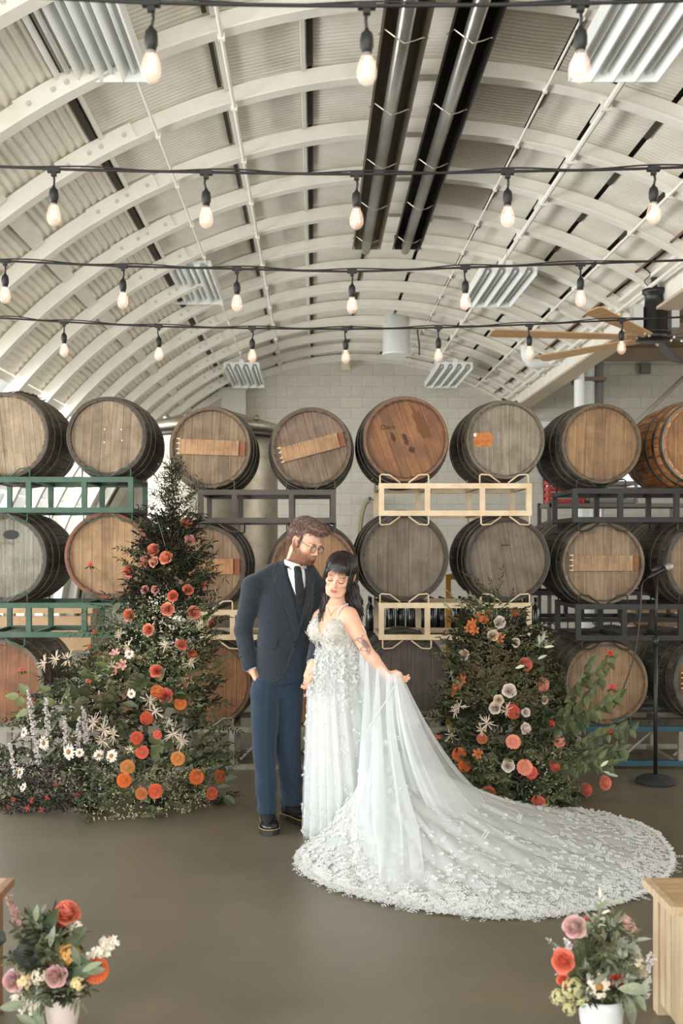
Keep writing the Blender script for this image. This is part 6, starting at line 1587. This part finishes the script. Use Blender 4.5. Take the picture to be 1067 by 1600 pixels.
m0 = P(1012,903,6.95); m1 = P(1043,887,6.95); dm = (m1-m0).normalized(); q = dm.to_track_quat('Z','Y').to_matrix().to_4x4(); t2 = thing('microphone', 'black handheld microphone with a silver grille on the stand', 'microphone', m0)
b = MB(); b.lathe([(.010,0),(.012,.01),(.017,.11),(.021,.135)], 16, q); obj('handle', b, M_black, t2, True)
b = MB(); b.lathe([(.021,.135),(.026,.145),(.0265,.158),(.024,.175),(.015,.187),(.001,.191)], 16, q); obj('grille', b, mat('silver mesh', (170,166,156), .35, metal=.7, bump=.6, bscale=200), t2, True)
o = MB(); o.tube(catmull([m0, P(1003,915,6.93), P(1000,960,6.9), P(992,1020,6.88), P(970,1085,6.85), P(952,1115,6.83)], 8), .0042, 6); tag(obj('microphone_cable', o, M_black), 'thin black cable hanging from the microphone towards the flowers', 'cable')
# benches
M_pine = mat('light pine board', (180,150,112), .5, col2=(160,130,94), nscale=4, stretch=(1,8,8), bump=.08)
M_pine2 = mat('pine edge', (188,168,138), .55, col2=(166,142,110), nscale=5, stretch=(8,8,1))
def bench(x0, x1, label, m2):
    """end nearest the aisle at x0, board runs to x1"""
    z = CAMH-1.15; ya, yb = 3.27, 3.56; s_ = 1 if x1 > x0 else -1; t = thing('wooden_bench', label, 'bench', (x0, ya, 0))
    b = MB(); b.box(((x1-x0)/2, (yb-ya)/2, z-.012), (abs(x1-x0), yb-ya, .024)); obj('seat_board', b, M_pine, t)
    b = MB(); b.box((s_*.012+0, (yb-ya)/2, z-.012), (.026, yb-ya+.002, .026)); obj('edge_strip', b, m2, t)
    for y in (.035, yb-ya-.035):
        for xx in (.06, .62):
            b = MB(); b.box((s_*xx, y, (z-.024)/2), (.05, .05, z-.024)); obj('leg', b, m2, t)
    for k, yy in enumerate((.09,.145,.20)): 
        b = MB(); b.box((s_*.05, yy, (z-.05)/2+.02), (.018, .05, z-.1)); obj('end_slat', b, m2, t)
    b = MB(); b.box((s_*.34, .035, z-.06), (.55, .02, .07)); obj('apron', b, m2, t)
bench(P(1003,0,3.56).x, 2.1, 'light pine bench end at the bottom right corner', M_pine2)
bench(P(22,0,3.56).x, -2.0, 'pine bench end at the bottom left corner', mat('dark wood edge', (150,112,80), .55, col2=(128,92,64), nscale=5, stretch=(8,8,1)))  # left bench legs and edges in a darker wood
# steel tank
tk = P(333,0,10.2); RT = .64; t = thing('steel_tank', 'tall dimpled stainless steel tank behind the left barrels', 'tank', (tk.x, 10.2, 0))
M_st1 = mat('brushed stainless', (170,162,144), .45, metal=.7, col2=(146,136,118), nscale=6)
ztop = CAMH+(855-652)/FPX*(10.2-RT)
def dimple():
    nu, nv = 108, 168; G = []
    for i in range(nu+1):
        z = .4+(ztop-.75)*i/nu; rw = []
        for j in range(nv):
            a = 2*pi*j/nv; r = RT+.006*(1 if (i+j) % 2 == 0 else 0)*(i % 2); rw.append((r*cos(a), r*sin(a), z))
        G.append(rw)
    b = MB(); b.grid(G, closed_u=True); return b
obj('dimple_jacket', dimple(), M_st1, t, True)
b = MB(); b.lathe([(RT-.02,.3),(RT-.02,ztop-.3),(RT+.0,ztop-.10),(RT+.04,ztop-.08),(RT+.04,ztop-.02),(RT+.0,ztop),(.25,ztop+.12),(.02,ztop+.14)], 64); obj('shell', b, M_st1, t, True)
b = MB(); b.lathe([(RT+.06,ztop-.16),(RT+.08,ztop-.16),(RT+.08,ztop-.10),(RT+.06,ztop-.10)], 64, caps=False); obj('rim_band', b, mat('dark steel band', (70,62,54), .4, metal=.5), t, True)
for k in range(3): a = k*2.09+.5; b = MB(); b.tube([(.5*cos(a),.5*sin(a),0),(.5*cos(a),.5*sin(a),.35)], .04, 10); obj('leg', b, M_st1, t)
for k in range(5): a = -2.2+k*.35; b = MB(); b.lathe([(.03,0),(.03,.02),(.012,.05)], 8, Matrix.Translation(((RT+.02)*cos(a),(RT+.02)*sin(a),ztop+.0))); obj('lug', b, M_st1, t)
# hose coil on the back wall
t = thing('hose_coil', 'pale coiled hose hanging on the back wall right of the bride', 'hose', P(577,790,18.9))
b = MB()
for k in range(7):
    w_ = .15+.012*k; b.tube([(w_*cos(a)*1.0, -.03-.02*(k % 3), -.55+(.62+.01*k)*sin(a)) for a in np.linspace(0,2*pi,40,endpoint=False)], .022, 6, closed=True)
obj('hose', b, mat('beige rubber hose', (166,154,128), .6), t, True)
b = MB(); b.tube([(0,.12,.1),(0,-.14,.1),(0,-.14,.16)], .015, 6); obj('hook', b, M_black, t)
# storage shelves and crates behind the right-hand racks
M_shelf = mat('grey shelving', (96,92,84), .5, metal=.3); M_crate = mat('red plastic crate', (166,42,34), .5)
def shelf(px0, px1, D, label, items):
    x0, x1 = P(px0,0,D).x, P(px1,0,D).x; t = thing('shelving_unit', label, 'shelf', (x0, D, 0)); W = x1-x0
    for x in (0, W):
        for y in (0, .5): b = MB(); b.box((x,y,1.05),(.04,.04,2.1)); obj('upright', b, M_shelf, t)
    for z in (.15,.62,1.1,1.58,2.06): b = MB(); b.box((W/2,.25,z),(W,.54,.04)); obj('shelf_board', b, M_shelf, t)
    return x0, W
x0, W = shelf(858, 1075, 11.2, 'grey shelving unit loaded with crates behind the black racks', 0)
def crate(x, y, z, m, label, s=(.36,.34,.26)):
    t = thing('crate', label, 'crate', (x, y, z), (0,0,R(fr_.uniform(-4,4)))); a, c, h = s
    for k, (px_, py_, sx, sy) in enumerate(((0,-c/2,a,.015),(0,c/2,a,.015),(-a/2,0,.015,c),(a/2,0,.015,c))):
        b = MB()
        for j in range(4): b.box((px_,py_,h*(.1+.27*j)),(sx,sy,h*.17))
        o = obj('side_panel', b, m, t)
    b = MB(); b.box((0,0,.01),(a,c,.02)); obj('bottom', b, m, t)
    for sx in (-1,1):
        for sy in (-1,1): b = MB(); b.box((sx*a/2,sy*c/2,h/2),(.03,.03,h)); obj('corner_post', b, m, t)
crate(P(880,0,11.4).x, 11.4, 2.085, M_crate, 'upper red plastic crate on the shelving behind the black rack')
crate(P(882,0,11.4).x, 11.4, 1.605, M_crate, 'lower red plastic crate on the shelving, under the first')
M_woodc = mat('worn wooden crate', (140,108,74), .7, col2=(112,84,58), nscale=6); M_greyc = mat('grey tote', (112,110,102), .6)
crate(P(1000,0,11.4).x, 11.4, 1.605, M_woodc, 'brown wooden crate on the shelving left of the far right barrels', (.5,.38,.28))
crate(P(940,0,11.4).x, 11.4, 1.125, M_greyc, 'grey tote on the shelving behind the middle black rack', (.45,.38,.3))
crate(P(1020,0,11.4).x, 11.4, .645, M_woodc, 'low wooden crate on the shelving near the microphone stand', (.5,.38,.3))
crate(P(950,0,11.4).x, 11.4, 2.085, M_greyc, 'grey crate on top of the shelving at the right', (.5,.38,.24))
# kegs
def keg(px, D, z, label, r=.2, h=.58):
    c = P(px,0,D); t = thing('keg', label, 'keg', (c.x, D, z)); b = MB(); b.lathe([(r*.9,0),(r*.92,.06),(r*.86,.07),(r,.12),(r*1.0,.2),(r*1.03,.22),(r,.24),(r,h*.62),(r*1.03,h*.66),(r,h*.70),(r*.99,h-.12),(r*.86,h-.07),(r*.92,h-.06),(r*.9,h)], 28); obj('body', b, M_st1, t, True)
    b = MB(); b.lathe([(.04,h-.06),(.04,h-.01)], 12); obj('valve', b, M_black, t)
keg(708, 10.5, 0, 'steel keg on the floor behind the cream racks'); keg(845, 10.3, 0, 'steel keg on the floor between the cream and black racks')
keg(918, 11.35, 2.085, 'small steel keg on top of the shelving', .13, .36)
# bottles standing dark on a pallet between the cream racks
M_bot = mat('dark green bottle', (28,32,26), .15, spec=.7); pal = thing('bottle_table', 'low dark table crowded with bottles behind the cream rack', 'table', (P(560,0,9.6).x, 9.4, 0))
Wt = P(850,0,9.6).x-P(560,0,9.6).x
b = MB(); b.box((Wt/2,.3,.80),(Wt,.6,.05)); obj('table_top', b, mat('dark timber', (64,54,44), .7), pal)
for x in (.08,Wt-.08):
    for y in (.08,.52): b = MB(); b.box((x,y,.39),(.07,.07,.77)); obj('leg', b, MATS['dark timber'], pal)
b = MB(); b.lathe([(.035,0),(.037,.01),(.037,.19),(.030,.215),(.0145,.245),(.0135,.30),(.016,.302),(.016,.312),(.001,.312)], 12); bot = b.mesh('wine_bottle', True); bot.materials.append(M_bot)
NTH = 'first second third fourth fifth sixth seventh eighth ninth tenth eleventh twelfth thirteenth fourteenth fifteenth sixteenth seventeenth'.split()
for k in range(34):
    x = pal.location.x+.06+(Wt-.12)*((k % 17)+.5)/17; y = 9.5+.2*(k//17)+fr_.uniform(-.03,.03)
    o = obj('wine_bottle', bot, None, None, loc=(x, y, .825)); tag(o, 'dark wine bottle, %s from the left in the %s row on the low table' % (NTH[k % 17], ('front', 'back')[k//17]), 'bottle', 'dark bottles behind the cream rack')
# yellow hand cart frame
t = thing('hand_cart', 'yellow steel cart frame behind the gap between the cream-rack barrels', 'cart', (P(700,0,9.0).x, 9.0, 0)); M_yel = mat('yellow paint', (204,150,52), .45)
for x in (0,.36):
    b = MB(); b.box((x,0,.68),(.045,.045,1.36)); obj('upright', b, M_yel, t)
for z in (1.34,.98,.25): b = MB(); b.box((.18,0,z),(.36,.04,.05)); obj('crossbar', b, M_yel, t)
b = MB(); b.box((.18,-.12,.03),(.36,.3,.03)); obj('toe_plate', b, M_yel, t)
for x in (-.03,.39): b = MB(); b.lathe([(.02,-.03),(.1,-.03),(.1,.03),(.02,.03)], 16, Matrix.Translation((x,.08,.1)) @ Matrix.Rotation(R(90),4,'Y')); obj('wheel', b, M_black, t)
# pale wooden workbench seen through the green racks
t = thing('work_table', 'wooden work table by the windows, seen through the green racks', 'table', (P(-10,0,10.5).x, 10.5, 0)); M_ply = mat('plywood', (186,152,112), .6, col2=(168,134,94), nscale=4)
b = MB(); b.box((.5,.3,.95),(1.05,.7,.05)); obj('table_top', b, M_ply, t); b = MB(); b.box((.5,.0,.72),(1.0,.04,.35)); obj('apron', b, M_ply, t)
for x in (.03,.97):
    for y in (.05,.55): b = MB(); b.box((x,y,.45),(.06,.06,.9)); obj('leg', b, M_ply, t)
# wood chips lying on two of the barrels
M_chip = mat('old bark chips', (92,66,46), .8)
for key, nc, lab in (('t1', 46, 'curl of dry bark chips on top of the far left barrel'),('t6', 14, 'few dry chips on top of the grey-headed barrel')):
    bl = B[key]; b = MB(); s_ = bl.scale.x
    for k in range(nc):
        y = random.uniform(.15,.8); a = R(90)+random.uniform(-.35,.15); r = (rad(y/LB)+.008)*s_; c = bl.location+Vector((r*cos(a), y, r*sin(a)))
        b.box(c, (.03,.05,.004), (random.uniform(-.5,.5), random.uniform(-.5,.5), random.uniform(0,3)))
    o = obj('bark_chips', b, M_chip); tag(o, lab, 'chips', kind='stuff')
